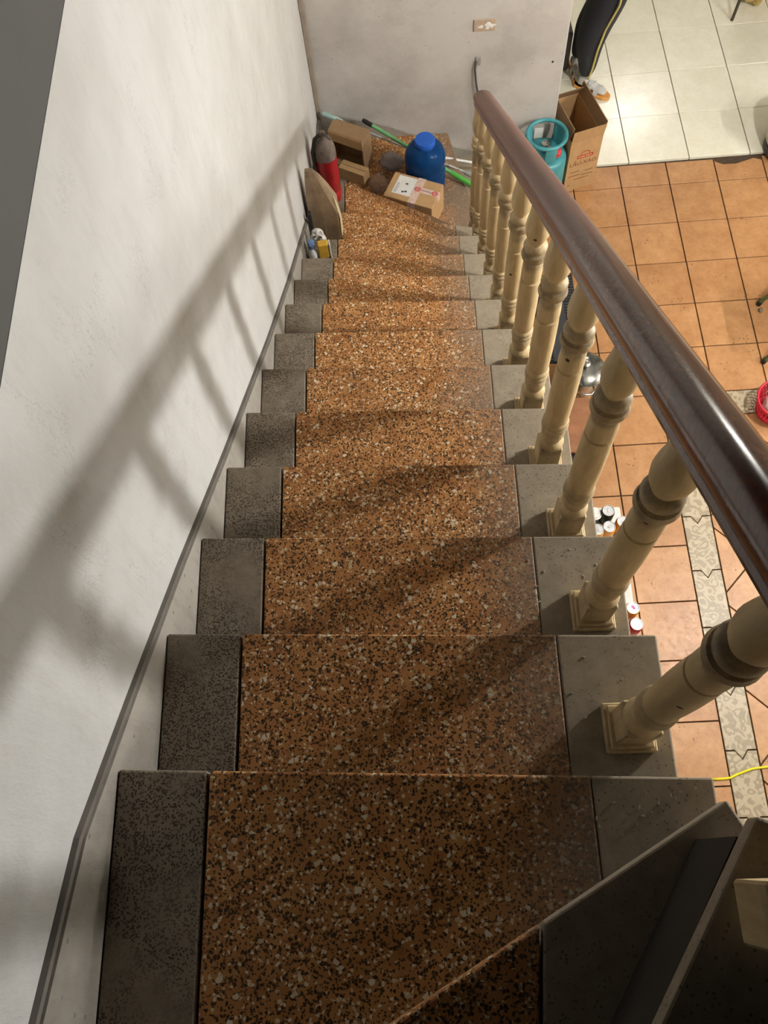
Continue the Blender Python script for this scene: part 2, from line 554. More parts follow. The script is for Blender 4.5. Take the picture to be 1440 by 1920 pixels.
WTOP = 0.467
mb = MB(); mb.prism_x([(-1.6, FLOOR-.1), (3.96, FLOOR-.1), (3.96, WTOP), (-1.6, WTOP)], -0.165, -0.015)
wl = mb.build('wall_left', WALL, bevel=0)
tag(wl, 'scuffed white plaster wall running down beside the stairs', 'wall', kind='structure')
mb = MB(); mb.box((-0.0904, 1.18, (WTOP+1.9)/2+.0003), (.1496, 5.56, 1.9-WTOP))
sl_ = mb.build('wall_upper', LEDGE)
tag(sl_, 'dark grey painted band of wall above the white plaster', 'wall', kind='structure')
mb = MB(); mb.prism_y([(-0.165, FLOOR-.1), (1.362, FLOOR-.1), (1.362, WTOP), (-0.165, WTOP)], 3.82, 3.93)
wb = mb.build('wall_back', WALLB, bevel=.006)
tag(wb, 'stained grey plaster wall at the foot of the stairs', 'wall', kind='structure')
for nm, c, d in (('wall_right', (4.3, 2.9, -1.2), (.1, 9.2, 3.4)), ('wall_far', (2.0, 7.45, -1.2), (4.7, .1, 3.4)),
                 ('wall_front', (2.55, -1.75, -1.2), (3.4, .1, 3.4)), ('wall_side', (-.4, 5.7, -1.2), (.1, 3.4, 3.4))):
    mb = MB(); mb.box(c, d)
    tag(mb.build(nm, ROOMW), {'wall_right': 'cream painted wall on the right side of the room', 'wall_far': 'cream painted wall at the far end of the white tiled room', 'wall_front': 'cream painted wall under the upper flight', 'wall_side': 'cream painted side wall of the white tiled room'}[nm], 'wall', kind='structure')
mb = MB()
mb.prism([(1.45, -1.8), (4.35, -1.8), (4.35, 7.5), (-.45, 7.5), (-.45, 3.95), (-.01, 3.95), (-.01, 2.25), (1.45, 2.25)], .47, .58)
tag(mb.build('ceiling', CEIL), 'pale ceiling over the ground floor room', 'ceiling', kind='structure')

# thin corner strip where the two stair walls meet
mb = MB(); mb.box((-.001, 3.808, -.93), (.026, .022, 2.76))
tag(mb.build('trim_1', simple('brown_conduit', srgb(150, 138, 124), .7, .12, 12), bevel=.003), 'thin brownish strip running up the corner of the stair walls', 'trim', kind='structure')
# baseboards
gl = [(-1.2, .60), (-.6, .335), (-.31, .182), (-.1, .106), (.126, -.051), (.418, -.262), (.829, -.575), (1.487, -1.058),
      (2.0, -1.415), (2.441, -1.70), (2.75, -1.90), (3.1, -2.04), (3.40, -2.16), (3.818, -2.28)]
low = [(3.818, -2.62), (3.3, -2.60), (2.6, -2.20), (1.3, -1.28), (0, -.35), (-.5, -.20), (-1.2, .1)]
mb = MB(); mb.prism_x([(y, z-.008) for y, z in gl]+low, -.0149, -.0015)
bl = mb.build('baseboard_left', SKIRT)
tag(bl, 'grey rendered skirting stepping down along the white stair wall', 'skirting', kind='structure')
mb = MB()
mb.prism_x([(y, z+.004) for y, z in gl]+[(y, z-.0078) for y, z in gl[::-1]], -.0149, -.006)
mb.build('edge_strip', SKTOP, bl)
mb = MB(); mb.prism_y([(0.0, -2.24), (.4, -2.38), (.719, -2.545), (.923, -2.617), (1.358, -2.70), (1.358, FLOOR), (.0, FLOOR)], 3.806, 3.8195)
tag(mb.build('baseboard_back', SKIRT), 'grey sloping skirting along the foot of the back wall', 'skirting', kind='structure')

# ------------------------------------------------------------------ staircase
stair = empty('staircase', (0.445, 1.3, FLOOR), 'straight terrazzo staircase with orange centre panels and grey edge bands', 'staircase', kind='structure')
TH = 0.032
def quad(k, xa, xb, over=0.0):
    return [(xa, ny(k-1, xa)-.03), (xb, ny(k-1, xb)-.03), (xb, ny(k, xb)), (xa, ny(k, xa))]
def make_step(k, polys, body, riser=None):
    z = ZT(k)
    mb = MB(); mb.prism(body, max(FLOOR, z-.42), z-TH)
    st = mb.build('step', CONC, stair, bevel=.003)
    if riser:
        (xa, ya), (xb, yb) = riser
        d = Vector((xb-xa, yb-ya, 0)).normalized(); nn = Vector((-d.y, d.x, 0))
        p0, p1 = Vector((xa, ya, 0)), Vector((xb, yb, 0))
        mb = MB(); mb.prism([(p0.x, p0.y), (p1.x, p1.y), ((p1+nn*.008).x, (p1+nn*.008).y), ((p0+nn*.008).x, (p0+nn*.008).y)], max(FLOOR, z-RISE), z-TH-.0005)
        mb.build('riser', RISERM, st)
    for nm, poly, mat in polys:
        mb = MB(); mb.prism(poly, z-TH+.0005, z)
        mb.build(nm, mat, st, bevel=.0035, segs=2)
    return st
gp = .002
for k in range(1, 14):
    b0 = [(0.0, ny(k-1, 0)-.03), (XR-.012, ny(k-1, XR)-.03), (XR-.012, ny(k, XR)-.022), (0.0, ny(k, 0)-.022)]
    if k == 1: b0 = [(0.0, -.6), (XR-.012, -.12), (XR-.012, ny(k, XR)-.022), (0.0, ny(k, 0)-.022)]
    xs, xrs = XS, XRS
    polys = [('grey_band', quad(k, 0.0, xs-gp), GREYL), ('terrazzo_panel', quad(k, xs+gp, xrs-gp), TERR),
             ('grey_band', quad(k, xrs-gp+.0008, XR), GREYR)]
    st = make_step(k, polys, b0, ((0.0, ny(k, 0)-.0215), (XR-.012, ny(k, XR)-.0215)))
# landing tread at the foot, turning right
z14 = ZT(14)
edge14 = [(.735, 3.806), (.80, 3.45), (.857, 3.193), (.895, 3.0), (.8898, ny(13, .8898)-.03)]
p14 = [(.146, ny(13, .146)-.03)]
st = make_step(14, [('terrazzo_panel', [(XS+gp, ny(13, XS)-.03)]+edge14[::-1]+[(XS+gp, 3.806)], TERR),
                    ('grey_band', [(0, ny(13, 0)-.03), (XS-gp, ny(13, XS)-.03), (XS-gp, 3.806), (0, 3.806)], GREYL)],
               [(0, ny(13, 0)-.03), (.87, ny(13, .87)-.03), (.86, 3.1), (.78, 3.45), (.715, 3.806), (0, 3.806)])
z15 = ZT(15)
make_step(15, [('grey_band', [(.70, 3.806), (.83, 3.19), (.86, 2.95), (1.09, 2.95), (1.05, 3.806)], GREYR)],
          [(.70, 3.806), (.83, 3.19), (.86, 2.97), (1.07, 2.97), (1.03, 3.806)])
# upper winders under the camera
make_step(0, [('terrazzo_panel', [(XS+gp, ny(0, XS)), (.60, ny(0, .60)), (.56, -.62), (.30, -1.1), (XS+gp, -1.1)], TERR),
              ('grey_band', [(.604, ny(0, .604)), (.845, -.082), (.874, -.139), (.90, -.22), (.80, -.36), (.564, -.62)], GREYR),
              ('grey_band', [(0, ny(0, 0)), (XS-gp, ny(0, XS)), (XS-gp, -1.1), (0, -1.1)], GREYL)],
          [(0, -.57), (.83, -.11), (.86, -.15), (.88, -.25), (.54, -.8), (.3, -1.1), (0, -1.1)])
make_step(-1, [('grey_band', [(.60, ny(-1, .60)), (.812, -.108), (.95, -.165), (1.12, -.26), (1.12, -.75), (.55, -.75), (.47, -.6)], GREYR),
               ('terrazzo_panel', [(.466, -.604), (.546, -.754), (1.12, -.754), (1.12, -1.2), (.25, -1.2), (.25, -.92)], TERR)],
          [(.62, -.43), (.815, -.135), (.94, -.19), (1.1, -.28), (1.1, -1.2), (.28, -1.2), (.28, -.9)], ((.61, -.425), (.805, -.131)))

# ------------------------------------------------------------------ balustrade
def railz(y): return 0.607+0.018*y-RISE/RUN*y      # underside of the handrail
ban = empty('banister', (0.817, 1.3, ZT(6)), 'dark wooden handrail on turned cream balusters beside the stairs', 'banister')
def baluster(x, y, z0, ztop, plinth=True):
    H = ztop-z0
    mb = MB()
    prof = [(.026, .118), (.031, .121), (.0335, .129), (.031, .137), (.0225, .141), (.0235, .147), (.0285, .165), (.030, .182), (.0285, .194),
            (.0225, .199), (.0315, .204), (.0335, .211), (.0305, .217), (.0235, .220), (.031, .224), (.0325, .230), (.030, .236), (.0245, .239), (.0285, .246), (.0295, .30),
            (.0303, .36), (.0295, .44), (.0285, .466), (.0235, .468), (.0235, .473), (.0285, .476), (.0288, .50), (.0265, .540), (.0215, .549)]
    top = [(.0215, .552), (.033, .558), (.036, .568), (.033, .579), (.0225, .583), (.0225, .586), (.031, .591), (.033, .600), (.029, .609), (.0195, .613), (.0195, .617),
           (.024, .626), (.031, .646), (.0335, .668), (.0315, .692), (.0265, .722), (.0225, .75)]
    s = (H+.012)/0.762
    pr = [(r, z*s if z > .14 else z) for r, z in prof+top]
    pr[-1] = (pr[-1][0], H+.015)
    mb.lathe((x, y, z0), pr, 24)
    sh = mb.build('baluster', PALE, ban, smooth=True, autosm=50)
    mb = MB(); mb.box((x, y, z0+.073), (.058, .058, .094)); mb.build('block', PALE, sh, bevel=.003)
    if plinth:
        mb = MB(); mb.box((x, y, z0+.008), (.084, .084, .0158)); mb.box((x, y, z0+.0215), (.072, .072, .0105))
        mb.build('plinth', PALE, sh, bevel=.002)
    return sh
for k in range(2, 13):
    y = .058+(k-2)*RUN
    baluster(.817, y, ZT(k), railz(y))
yk = 2.875
baluster(.817, yk-.03, ZT(13), railz(yk-.03))
baluster(.797, -.195, ZT(-1), ZT(-1)+.78, plinth=False)
# handrail profile swept along the slope
prof = [(-.024, 0), (-.024, .008), (-.033, .012), (-.035, .022), (-.031, .029), (-.0335, .033), (-.0375, .044), (-.0385, .055), (-.036, .068),
        (-.029, .080), (-.018, .088), (0, .091)]
prof = prof+[(-x, z) for x, z in prof[:-1][::-1]]
def sweep(mb, ys, xc=.817, sc=None):
    n = len(prof); vs = []; fs = []
    for i, y in enumerate(ys):
        s = 1 if sc is None else sc[i]
        for px, pz in prof:
            vs.append((xc+px*s, y, railz(y)+ (pz-.045)*s+.045))
    for j in range(len(ys)-1):
        for i in range(n):
            k = (i+1) % n
            fs.append((j*n+i, (j+1)*n+i, (j+1)*n+k, j*n+k))
    fs.append(tuple(range(n))); fs.append(tuple(range((len(ys)-1)*n, len(ys)*n))[::-1])
    mb.add(vs, fs)
mb = MB()
sweep(mb, [-.22+i*.1 for i in range(31)]+[2.80, 2.825, 2.842, 2.85], sc=[1]*31+[1, .96, .86, .70])
mb.build('handrail', RAIL, ban, smooth=True, autosm=38)

# ------------------------------------------------------------------ lamps
def glow(name, power, area_):
    m, nt, b = newmat(name)
    em = nt.nodes.new('ShaderNodeEmission'); em.inputs[0].default_value = LAMP_COL
    em.inputs[1].default_value = power/area_/math.pi
    nt.links.new(em.outputs[0], nt.nodes['Material Output'].inputs[0])
    return m
t = empty('pendant_lamp', LAMP, 'round globe lamp hanging over the orange tiled floor', 'lamp')
mb = MB(); mb.lathe(LAMP, [(LAMP_R*math.cos(a), LAMP_R*math.sin(a)) for a in [(-.48+i*.08)*math.pi for i in range(12)]], 24)
mb.build('globe', glow('globe_glow', LAMP_POWER, 4*math.pi*LAMP_R**2), t, smooth=True)
mb = MB(); mb.lathe(LAMP+Vector((0, 0, LAMP_R*.96)), [(.022, 0), (.022, .045), (.008, .055)], 16); mb.build('socket', CEIL, t)
mb = MB(); mb.tube([LAMP+Vector((0, 0, LAMP_R+.05)), Vector((LAMP.x, LAMP.y, .47))], .003, 6); mb.build('cord', CEIL, t)
t = empty('tube_lamp', FILL_TUBE, 'unseen tube lamp added along the right wall as fill light', 'lamp')
L = 1.15
mb = MB(); mb.tube([FILL_TUBE-Vector((0.02, L/2, 0)), FILL_TUBE+Vector((-.02, L/2, 0))], .016, 12)
mb.build('tube', glow('fill_tube_glow', FILL_TUBE_POWER, 2*math.pi*.016*L), t)
mb = MB(); mb.box((FILL_TUBE.x+.014, FILL_TUBE.y, FILL_TUBE.z), (.03, L+.06, .04)); mb.build('housing', CEIL, t, bevel=.003)

t = empty('tube_lamp', FAR, 'short tube lamp hanging over the white tiled floor', 'lamp')
mb = MB(); mb.tube([FAR-Vector((.3, 0, 0)), FAR+Vector((.3, 0, 0))], .02, 12); mb.build('tube', glow('far_glow', FAR_POWER, 2*math.pi*.02*.6), t)
mb = MB(); mb.box((FAR.x, FAR.y, FAR.z+.042), (.66, .04, .03)); mb.build('housing', CEIL, t, bevel=.003)
for dx in (-.25, .25):
    mb = MB(); mb.tube([(FAR.x+dx, FAR.y, FAR.z+.056), (FAR.x+dx, FAR.y, .47)], .003, 6); mb.build('cord', CEIL, t)

#OBJECTS
# ------------------------------------------------------------------ things on the landing
def rotz(a): return Matrix.Rotation(a, 3, 'Z')
def obox(mb, o, u, v, wz, du, dv, dz):
    """box from corner o along unit vectors u, v, wz"""
    o, u, v, wz = Vector(o), Vector(u), Vector(v), Vector(wz)
    p = [o+u*a+v*b+wz*c for c in (0, dz) for b in (0, dv) for a in (0, du)]
    return mb.add(p, [(0,2,3,1), (4,5,7,6), (0,1,5,4), (2,6,7,3), (0,4,6,2), (1,3,7,5)])
UP = Vector((0, 0, 1))
z11, z12, z13 = ZT(11), ZT(12), ZT(13)

# fire extinguisher
RED = simple('red_enamel', srgb(172, 30, 40), .35, .15, 18)
DUST = simple('grey_dust_cap', srgb(118, 106, 98), .9, .2, 40)
BLK = simple('black_rubber', srgb(34, 33, 32), .6, .2, 40)
STEEL = simple('steel', srgb(200, 200, 198), .25, .08, 20, metal=1.0)
c = Vector((.072, 3.20, z13))
t = empty('fire_extinguisher', c, 'red cylinder extinguisher with dusty grey shoulders standing in the wall corner', 'extinguisher')
mb = MB(); mb.lathe(c, [(.046, 0), (.052, .006), (.054, .02), (.0555, .07), (.0535, .073), (.0535, .078), (.0555, .081), (.0565, .20), (.0565, .30)], 24)
mb.build('tank', RED, t, smooth=True, autosm=45)
mb = MB(); mb.lathe(c, [(.0565, .3001), (.0565, .335), (.052, .365), (.038, .392), (.022, .405), (.016, .41), (.016, .425)], 24)
mb.build('shoulder', DUST, t, smooth=True, autosm=45)
mb = MB(); mb.lathe(c+Vector((0, 0, .4255)), [(.014, 0), (.018, .006), (.018, .02), (.010, .026)], 12)
mb.tube([c+Vector((.0, .0, .445)), c+Vector((.025, -.03, .452)), c+Vector((.045, -.05, .447))], .007, 6)
mb.build('valve', DUST, t)
mb = MB(); mb.tube([c+Vector((-.012, -.005, .44)), c+Vector((-.04, -.02, .425)), c+Vector((-.058, -.035, .36)), c+Vector((-.058, -.04, .22)), c+Vector((-.056, -.044, .12))], .009, 8)
mb.build('hose', BLK, t, smooth=True)

# open carton and small closed box in the corner
ang = -.50
u = Vector((math.cos(ang), math.sin(ang), 0)); v = Vector((-math.sin(ang), math.cos(ang), 0))
o = Vector((.055, 3.635, z14)); Wd, Dp, Hh, T = .215, .10, .235, .006
t = empty('cardboard_box', o, 'open cardboard carton on its side, empty and facing out, in the wall corner', 'box')
mb = MB()
obox(mb, o, u, v, UP, Wd, Dp, T); obox(mb, o+UP*(Hh-T), u, v, UP, Wd, Dp, T)
obox(mb, o+UP*T, u, v, UP, T, Dp, Hh-2*T); obox(mb, o+UP*T+u*(Wd-T), u, v, UP, T, Dp, Hh-2*T)
obox(mb, o+UP*T+u*T+v*(Dp-T), u, v, UP, Wd-2*T, T, Hh-2*T)
mb.build('shell', CARD2, t)
mb = MB(); obox(mb, o+UP*(Hh-.06)-v*.004, u, v, UP, Wd, .004, .06); mb.build('flap', CARD, t)
mb = MB(); obox(mb, o+UP*(Hh+.0005), u, (v*.9+UP*.25).normalized(), UP, Wd, .07, .004); mb.build('flap', CARD2, t)
mb = MB(); obox(mb, o+UP*.12+u*.035+v*(Dp-T-.002), u, v, UP, .045, .0015, .05); mb.build('sticker', simple('white_paper', srgb(222, 220, 214), .8, .05, 60), t)
PAPER = MATS['white_paper']
mb = MB(); obox(mb, (.094, 3.515, z14), u, v, UP, .165, .066, .085)
bx = mb.build('small_box', CARD3, bevel=.002)
tag(bx, 'small flat tan box lying in front of the open carton', 'box')
mb = MB(); obox(mb, Vector((.094, 3.515, z14+.0852))+v*.03, u, v, UP, .165, .006, .0006); mb.build('seam', CARD2, bx)

# sealed parcel with tape and label
ang = math.radians(-24)
u = Vector((math.cos(ang), math.sin(ang), 0)); v = Vector((-math.sin(ang), math.cos(ang), 0))
Lx, Ly, Hz = .285, .178, .185
o = Vector((.348, 3.195, z14))
mb = MB(); obox(mb, o, u, v, UP, Lx, Ly, Hz)
bx = mb.build('parcel', CARD, bevel=.004, segs=2)
tag(bx, 'sealed cardboard parcel with white address label and red printed tape', 'parcel')
TAPE = simple('clear_pink_tape', srgb(214, 186, 172), .3, .08, 60)
REDP = simple('red_print', srgb(196, 60, 56), .6, .1, 60)
INK = simple('dark_print', srgb(60, 58, 58), .7, .1, 60)
top = o+UP*(Hz+.0004)
mb = MB(); obox(mb, top+u*.142, u, v, UP, .042, Ly, .0006); obox(mb, o+u*.142-v*.0008+UP*.02, u, v, UP, .042, .0006, Hz-.02)
mb.build('tape', TAPE, bx)
mb = MB(); obox(mb, top+u*.186+v*.082, u, v, UP, Lx-.186, .036, .0006); obox(mb, o+u*(Lx+.0003)+v*.082+UP*(Hz-.045), u, v, UP, .0006, .036, .045)
mb.build('tape', TAPE, bx)
mb = MB(); obox(mb, top+u*.035+v*.035+UP*.0004, u, v, UP, .105, .128, .0006); lb = mb.build('address_label', PAPER, bx)
mb = MB()
for i in range(9):
    ln = random.uniform(.02, .05)
    obox(mb, top+u*(.042+.0*i)+v*(.045+.008*i)+UP*.0011, u, v, UP, ln*.5, .0022, .0003)
for q in ((.085, .052), (.10, .058), (.088, .11)):
    obox(mb, top+u*q[0]+v*q[1]+UP*.0011, u, v, UP, .014, .010, .0003)
tag(mb.build('print_marks', INK, lb), kind='stuff')
for q in ((.163, .1), (.262, .1)):
    mb = MB(); cc = top+u*q[0]+v*q[1]+UP*.0008
    for r0, r1 in ((.010, .0165),):
        n = 20; vs = []
        for i in range(n):
            a = 2*math.pi*i/n
            for r in (r0, r1): vs.append(cc+u*r*math.cos(a)+v*r*math.sin(a))
        mb.add(vs, [(2*i, 2*i+1, (2*i+3) % (2*n), (2*i+2) % (2*n)) for i in range(n)])
    obox(mb, cc-u*.009-v*.002, u, v, UP, .018, .004, .0002)
    obox(mb, cc-v*.006-u*.002, u, v, UP, .004, .012, .0002)
    mb.build('printed_emblem', REDP, bx)
mb = MB()
for i in range(8): obox(mb, top+u*(.19+i*.0075)+v*.096+UP*.0008, u, v, UP, .0045, .007, .0002)
tag(mb.build('print_marks', simple('grey_violet_print', srgb(120, 96, 120), .7, .1, 40), bx), kind='stuff')

# blue water jug
m, nt, b = newmat('blue_clear_plastic'); tt = NT(nt)
b.inputs['Base Color'].default_value = srgb(70, 140, 205)
b.inputs['Transmission Weight'].default_value = .72; b.inputs['Roughness'].default_value = .08; b.inputs['IOR'].default_value = 1.18
tt.link(tt.mix(tt.ramp(tt.noise(12, 3), .3, .7), srgb(30, 92, 160), srgb(52, 120, 188)), b.inputs['Base Color'])
JUG = m
BLUE = simple('blue_cap', srgb(28, 92, 190), .4, .06, 30)
c = Vector((.588, 3.412, z14))
t = empty('water_jug', c, 'clear blue plastic water jug with solid blue cap behind the taped parcel', 'jug')
mb = MB()
pr = [(.100, 0), (.108, .006), (.110, .02), (.110, .085), (.106, .092), (.106, .100), (.111, .108), (.111, .135), (.107, .142), (.107, .150),
      (.112, .158), (.112, .195), (.108, .215), (.094, .240), (.070, .257), (.054, .264), (.050, .270), (.050, .286)]
pr = [(r, z*1.17) for r, z in pr]
inn = [(max(.01, r-.003), max(.003, z)) for r, z in pr][::-1]
mb.lathe(c, pr+inn, 32)
mb.build('bottle', JUG, t, smooth=True, autosm=50)
mb = MB(); mb.lathe(c+Vector((0, 0, .307)), [(.0535, 0), (.0555, .004), (.0555, .030), (.052, .036), (.0, .0375)], 28); mb.build('cap', BLUE, t, smooth=True, autosm=40)

# poles lying along the back of the landing
GREEN = simple('green_pole', srgb(112, 178, 116), .4, .12, 25)
GREEN2 = simple('bright_green_sleeve', srgb(86, 176, 70), .4, .1, 25)
TEAL = simple('pale_teal_grip', srgb(158, 190, 184), .5, .08, 30)
CHROME = simple('chrome_pole', srgb(214, 214, 212), .3, .06, 30, metal=.7)
def along(a, b, t): return a+(b-a)*t
A, B = Vector((.25, 3.70, -2.215)), Vector((.865, 3.42, -2.415))
A = Vector((.248, 3.735, -2.247)); B = Vector((.857, 3.375, -2.432))
t = empty('broom', along(A, B, .5), 'green broom handle with black grip leaning across behind the blue jug', 'broom')
mb = MB(); mb.tube([along(A, B, .085), along(A, B, .80)], .0105, 10); mb.build('handle', GREEN, t, smooth=True, autosm=40)
mb = MB(); mb.tube([A, along(A, B, .02), along(A, B, .086)], [.009, .0125, .0125], 10); mb.build('grip', BLK, t, smooth=True, autosm=40)
mb = MB(); mb.tube([along(A, B, .80), along(A, B, .83), along(A, B, 1.0)], [.0125, .0145, .0155], 10); mb.build('sleeve', GREEN2, t, smooth=True, autosm=40)
A, B = Vector((.022, 3.765, -2.207)), Vector((.858, 3.50, -2.478))
t = empty('mop', along(A, B, .5), 'steel mop pole with pale teal grip lying across the wall corner', 'mop')
mb = MB(); mb.tube([along(A, B, .13), along(A, B, .96)], .0065, 10); mb.build('pole', CHROME, t, smooth=True, autosm=40)
mb = MB(); mb.tube([A, along(A, B, .01), along(A, B, .10), along(A, B, .135)], [.010, .014, .0135, .010], 10); mb.build('grip', TEAL, t, smooth=True, autosm=40)
mb = MB(); mb.tube([along(A, B, .95), along(A, B, 1.04), along(A, B, 1.10)], [.012, .020, .022], 10); mb.build('socket', simple('grey_plastic', srgb(150, 148, 142), .6, .1, 20), t, smooth=True, autosm=40)
GREYP = MATS['grey_plastic']
mb = MB(); mb.tube([(.60, 3.605, -2.405), (.70, 3.605, -2.437), (.99, 3.605, -2.528)], .007, 8)
o = mb.build('white_pole', simple('white_plastic', srgb(232, 230, 226), .4, .05, 20), smooth=True, autosm=40)
tag(o, 'thin white pole lying by the skirting right of the blue jug', 'pole')
WPL = MATS['white_plastic']

# crumpled plastic
m, nt, b = newmat('grey_film'); tt = NT(nt)
tt.link(tt.mix(tt.noise(30, 4), srgb(140, 140, 142), srgb(182, 182, 184)), b.inputs['Base Color'])
b.inputs['Roughness'].default_value = .25; b.inputs['Alpha'].default_value = .6
mb = MB(); mb.blob((.400, 3.545, z14+.060), (.066, .044, .058), 4, .30, 4, 2.3)
o = mb.build('plastic_bag', m, smooth=True); tag(o, 'crumpled grey translucent plastic bag left of the blue jug', 'bag')
o.location.z = z14; 
m, nt, b = newmat('brown_film'); tt = NT(nt)
tt.link(tt.mix(tt.noise(40, 4), srgb(150, 122, 102), srgb(196, 170, 150)), b.inputs['Base Color'])
b.inputs['Roughness'].default_value = .2; b.inputs['Alpha'].default_value = .28
mb = MB(); mb.blob((.318, 3.43, z14+.022), (.052, .062, .024), 4, .35, 5, 5.1)
o = mb.build('plastic_wrap', m, smooth=True); tag(o, 'crumpled clear brownish plastic wrap between the small box and parcel', 'plastic wrap')
o.location.z = z14

# paper carrier bag against the wall
m, nt, b = newmat('brown_paper'); tt = NT(nt)
tt.link(tt.mix(tt.ramp(tt.noise(14, 5, .7), .3, .7), srgb(140, 116, 92), srgb(178, 154, 126)), b.inputs['Base Color'])
b.inputs['Roughness'].default_value = .55; tt.bump(tt.noise(22, 5), .4, b, .01)
BAGM = m
LIT_SIDE = simple('lit_side_tone', srgb(226, 210, 164), .7, .06, 30)  # lamp-lit side of the paper bag, painted in as a paler tone
t = empty('paper_bag', (.068, 2.80, z12), 'tall crumpled brown paper bag with its lit side painted cream standing against the stair wall', 'bag')
mb = MB()
lv = [(0, .003, .132, 2.735, 2.86), (.10, .003, .139, 2.73, 2.865), (.20, .003, .138, 2.74, 2.855), (.29, .004, .105, 2.755, 2.845), (.37, .008, .076, 2.775, 2.825), (.43, .016, .050, 2.79, 2.805)]
vs = []
for hz, xa, xb, ya, yb in lv:
    vs += [(xa, ya, z12+hz), ((xa+xb)/2, ya-.008, z12+hz), (xb, ya, z12+hz), (xb+.006, (ya+yb)/2, z12+hz), (xb, yb, z12+hz), (xa, yb, z12+hz)]
n = 6
fs = [tuple(range(5, -1, -1)), tuple(range((len(lv)-1)*n, len(lv)*n))]
for j in range(len(lv)-1):
    fs += [(j*n+i, j*n+(i+1) % n, (j+1)*n+(i+1) % n, (j+1)*n+i) for i in range(n)]
mb.add(vs, fs); mb.build('body', BAGM, t)
mb = MB(); mb.add([(.146, 2.742, z12+.02), (.151, 2.795, z12+.02), (.153, 2.795, z12+.12), (.150, 2.775, z12+.2), (.128, 2.785, z12+.28), (.148, 2.752, z12+.15)], [(0, 1, 2, 3, 4, 5)])
mb.add([(.144, 2.742, z12+.02), (.149, 2.795, z12+.02), (.151, 2.795, z12+.12), (.148, 2.775, z12+.2), (.126, 2.785, z12+.28), (.146, 2.752, z12+.15)], [(5, 4, 3, 2, 1, 0)])
mb.build('lit_side_panel', LIT_SIDE, t)
mb = MB(); mb.box((.012, 2.70, z12+.13), (.016, .028, .26), 0)
o = mb.build('black_plank', BLK, bevel=.003); tag(o, 'narrow black strip leaning on the wall beside the paper bag', 'strip')

# white bottle with blue top, yellow sponge pack, printed sachet on the step below the bag
c = Vector((.030, 2.475, z11))
t = empty('spray_bottle', c, 'white plastic bottle with blue cap at the wall end of a grey step', 'bottle')
mb = MB(); mb.lathe(c, [(.020, 0), (.0225, .004), (.0225, .062), (.019, .076), (.011, .086), (.011, .092)], 20); mb.build('body', WPL, t, smooth=True, autosm=45)
mb = MB(); mb.lathe(c+Vector((0, 0, .0925)), [(.013, 0), (.013, .018), (.016, .022), (.016, .042), (.009, .046)], 16)
mb.box((c.x, c.y-.012, c.z+.128), (.012, .03, .012)); mb.build('cap', simple('blue_grey_cap', srgb(104, 130, 176), .5, .08, 30), t, smooth=True, autosm=40)
YEL = simple('yellow_card', srgb(214, 168, 58), .6, .12, 30)
t = empty('sponge_pack', (.086, 2.475, z11), 'yellow pack with white paper side and dark base beside a white bottle', 'pack')
mb = MB(); mb.box((.082, 2.478, z11+.075), (.050, .034, .092), .1); mb.build('pack', YEL, t, bevel=.005)
mb = MB(); mb.box((.082, 2.478, z11+.0145), (.046, .032, .0285), .1); mb.build('base', simple('olive_dark', srgb(96, 80, 44), .7, .15, 30), t, bevel=.003)
mb = MB(); mb.box((.1125, 2.480, z11+.058), (.006, .036, .115), .18); mb.build('paper_side', PAPER, t, bevel=.001)
mb = MB(); mb.blob((.055, 2.555, z11+.072), (.034, .014, .060), 3, .35, 4, 1.2)
o = mb.build('sachet', PAPER); tag(o, 'crumpled white printed sachet standing against the paper bag', 'sachet')
o.location.z = z11
mb = MB()
for i, (dx, dz) in enumerate(((-.012, .098), (.002, .075), (.014, .092), (-.006, .055), (.010, .045))):
    mb.box((.055+dx, 2.5385, z11+dz), (.012, .002, .010), .3)
tag(mb.build('print_marks', INK, o), kind='stuff')

# ------------------------------------------------------------------ back wall fittings
mb = MB(); mb.box((.922, 3.8165, -1.778), (.116, .006, .070))
so = mb.build('wall_socket', simple('beige_plate', srgb(186, 164, 142), .6, .1, 30), bevel=.003)
tag(so, 'beige double wall socket splashed with white paint on the grey wall', 'socket')
mb = MB()
for dx, dz, r in ((-.018, -.006, .009), (.004, .002, .006), (.018, .006, .013), (.014, -.014, .010), (.034, -.004, .012), (-.030, -.008, .006), (.050, .0, .006)):
    mb.lathe((.922+dx, 3.8134, -1.778+dz), [(r, 0), (r*.8, .0015)], 9, Matrix.Rotation(math.pi/2, 3, 'X'))
mb.build('paint_splash', WPL, so)
mb = MB(); mb.box((.896, 3.8165, -1.99), (.030, .006, .056)); 
cb = empty('power_cable', (.896, 3.81, -2.02), 'dark cable hanging from a small box on the back wall behind the handrail', 'cable')
mb.build('outlet', simple('dull_box', srgb(150, 146, 138), .6, .1, 30), cb, bevel=.003)
mb = MB(); mb.tube([(.887, 3.8125, -1.985), (.880, 3.805, -2.03), (.887, 3.80, -2.10), (.903, 3.795, -2.20), (.925, 3.79, -2.32), (.94, 3.79, -2.45), (.95, 3.785, -2.60)], .006, 8)
mb.build('cord', simple('dark_cable', srgb(70, 76, 72), .5, .1, 30), cb, smooth=True)
mb = MB(); mb.lathe((1.30, 3.8198, -2.03), [(.006, 0), (.004, .004)], 8, Matrix.Rotation(math.pi/2, 3, 'X'))
tag(mb.build('nail', BLK), 'small dark nail in the back wall near its right edge', 'nail')

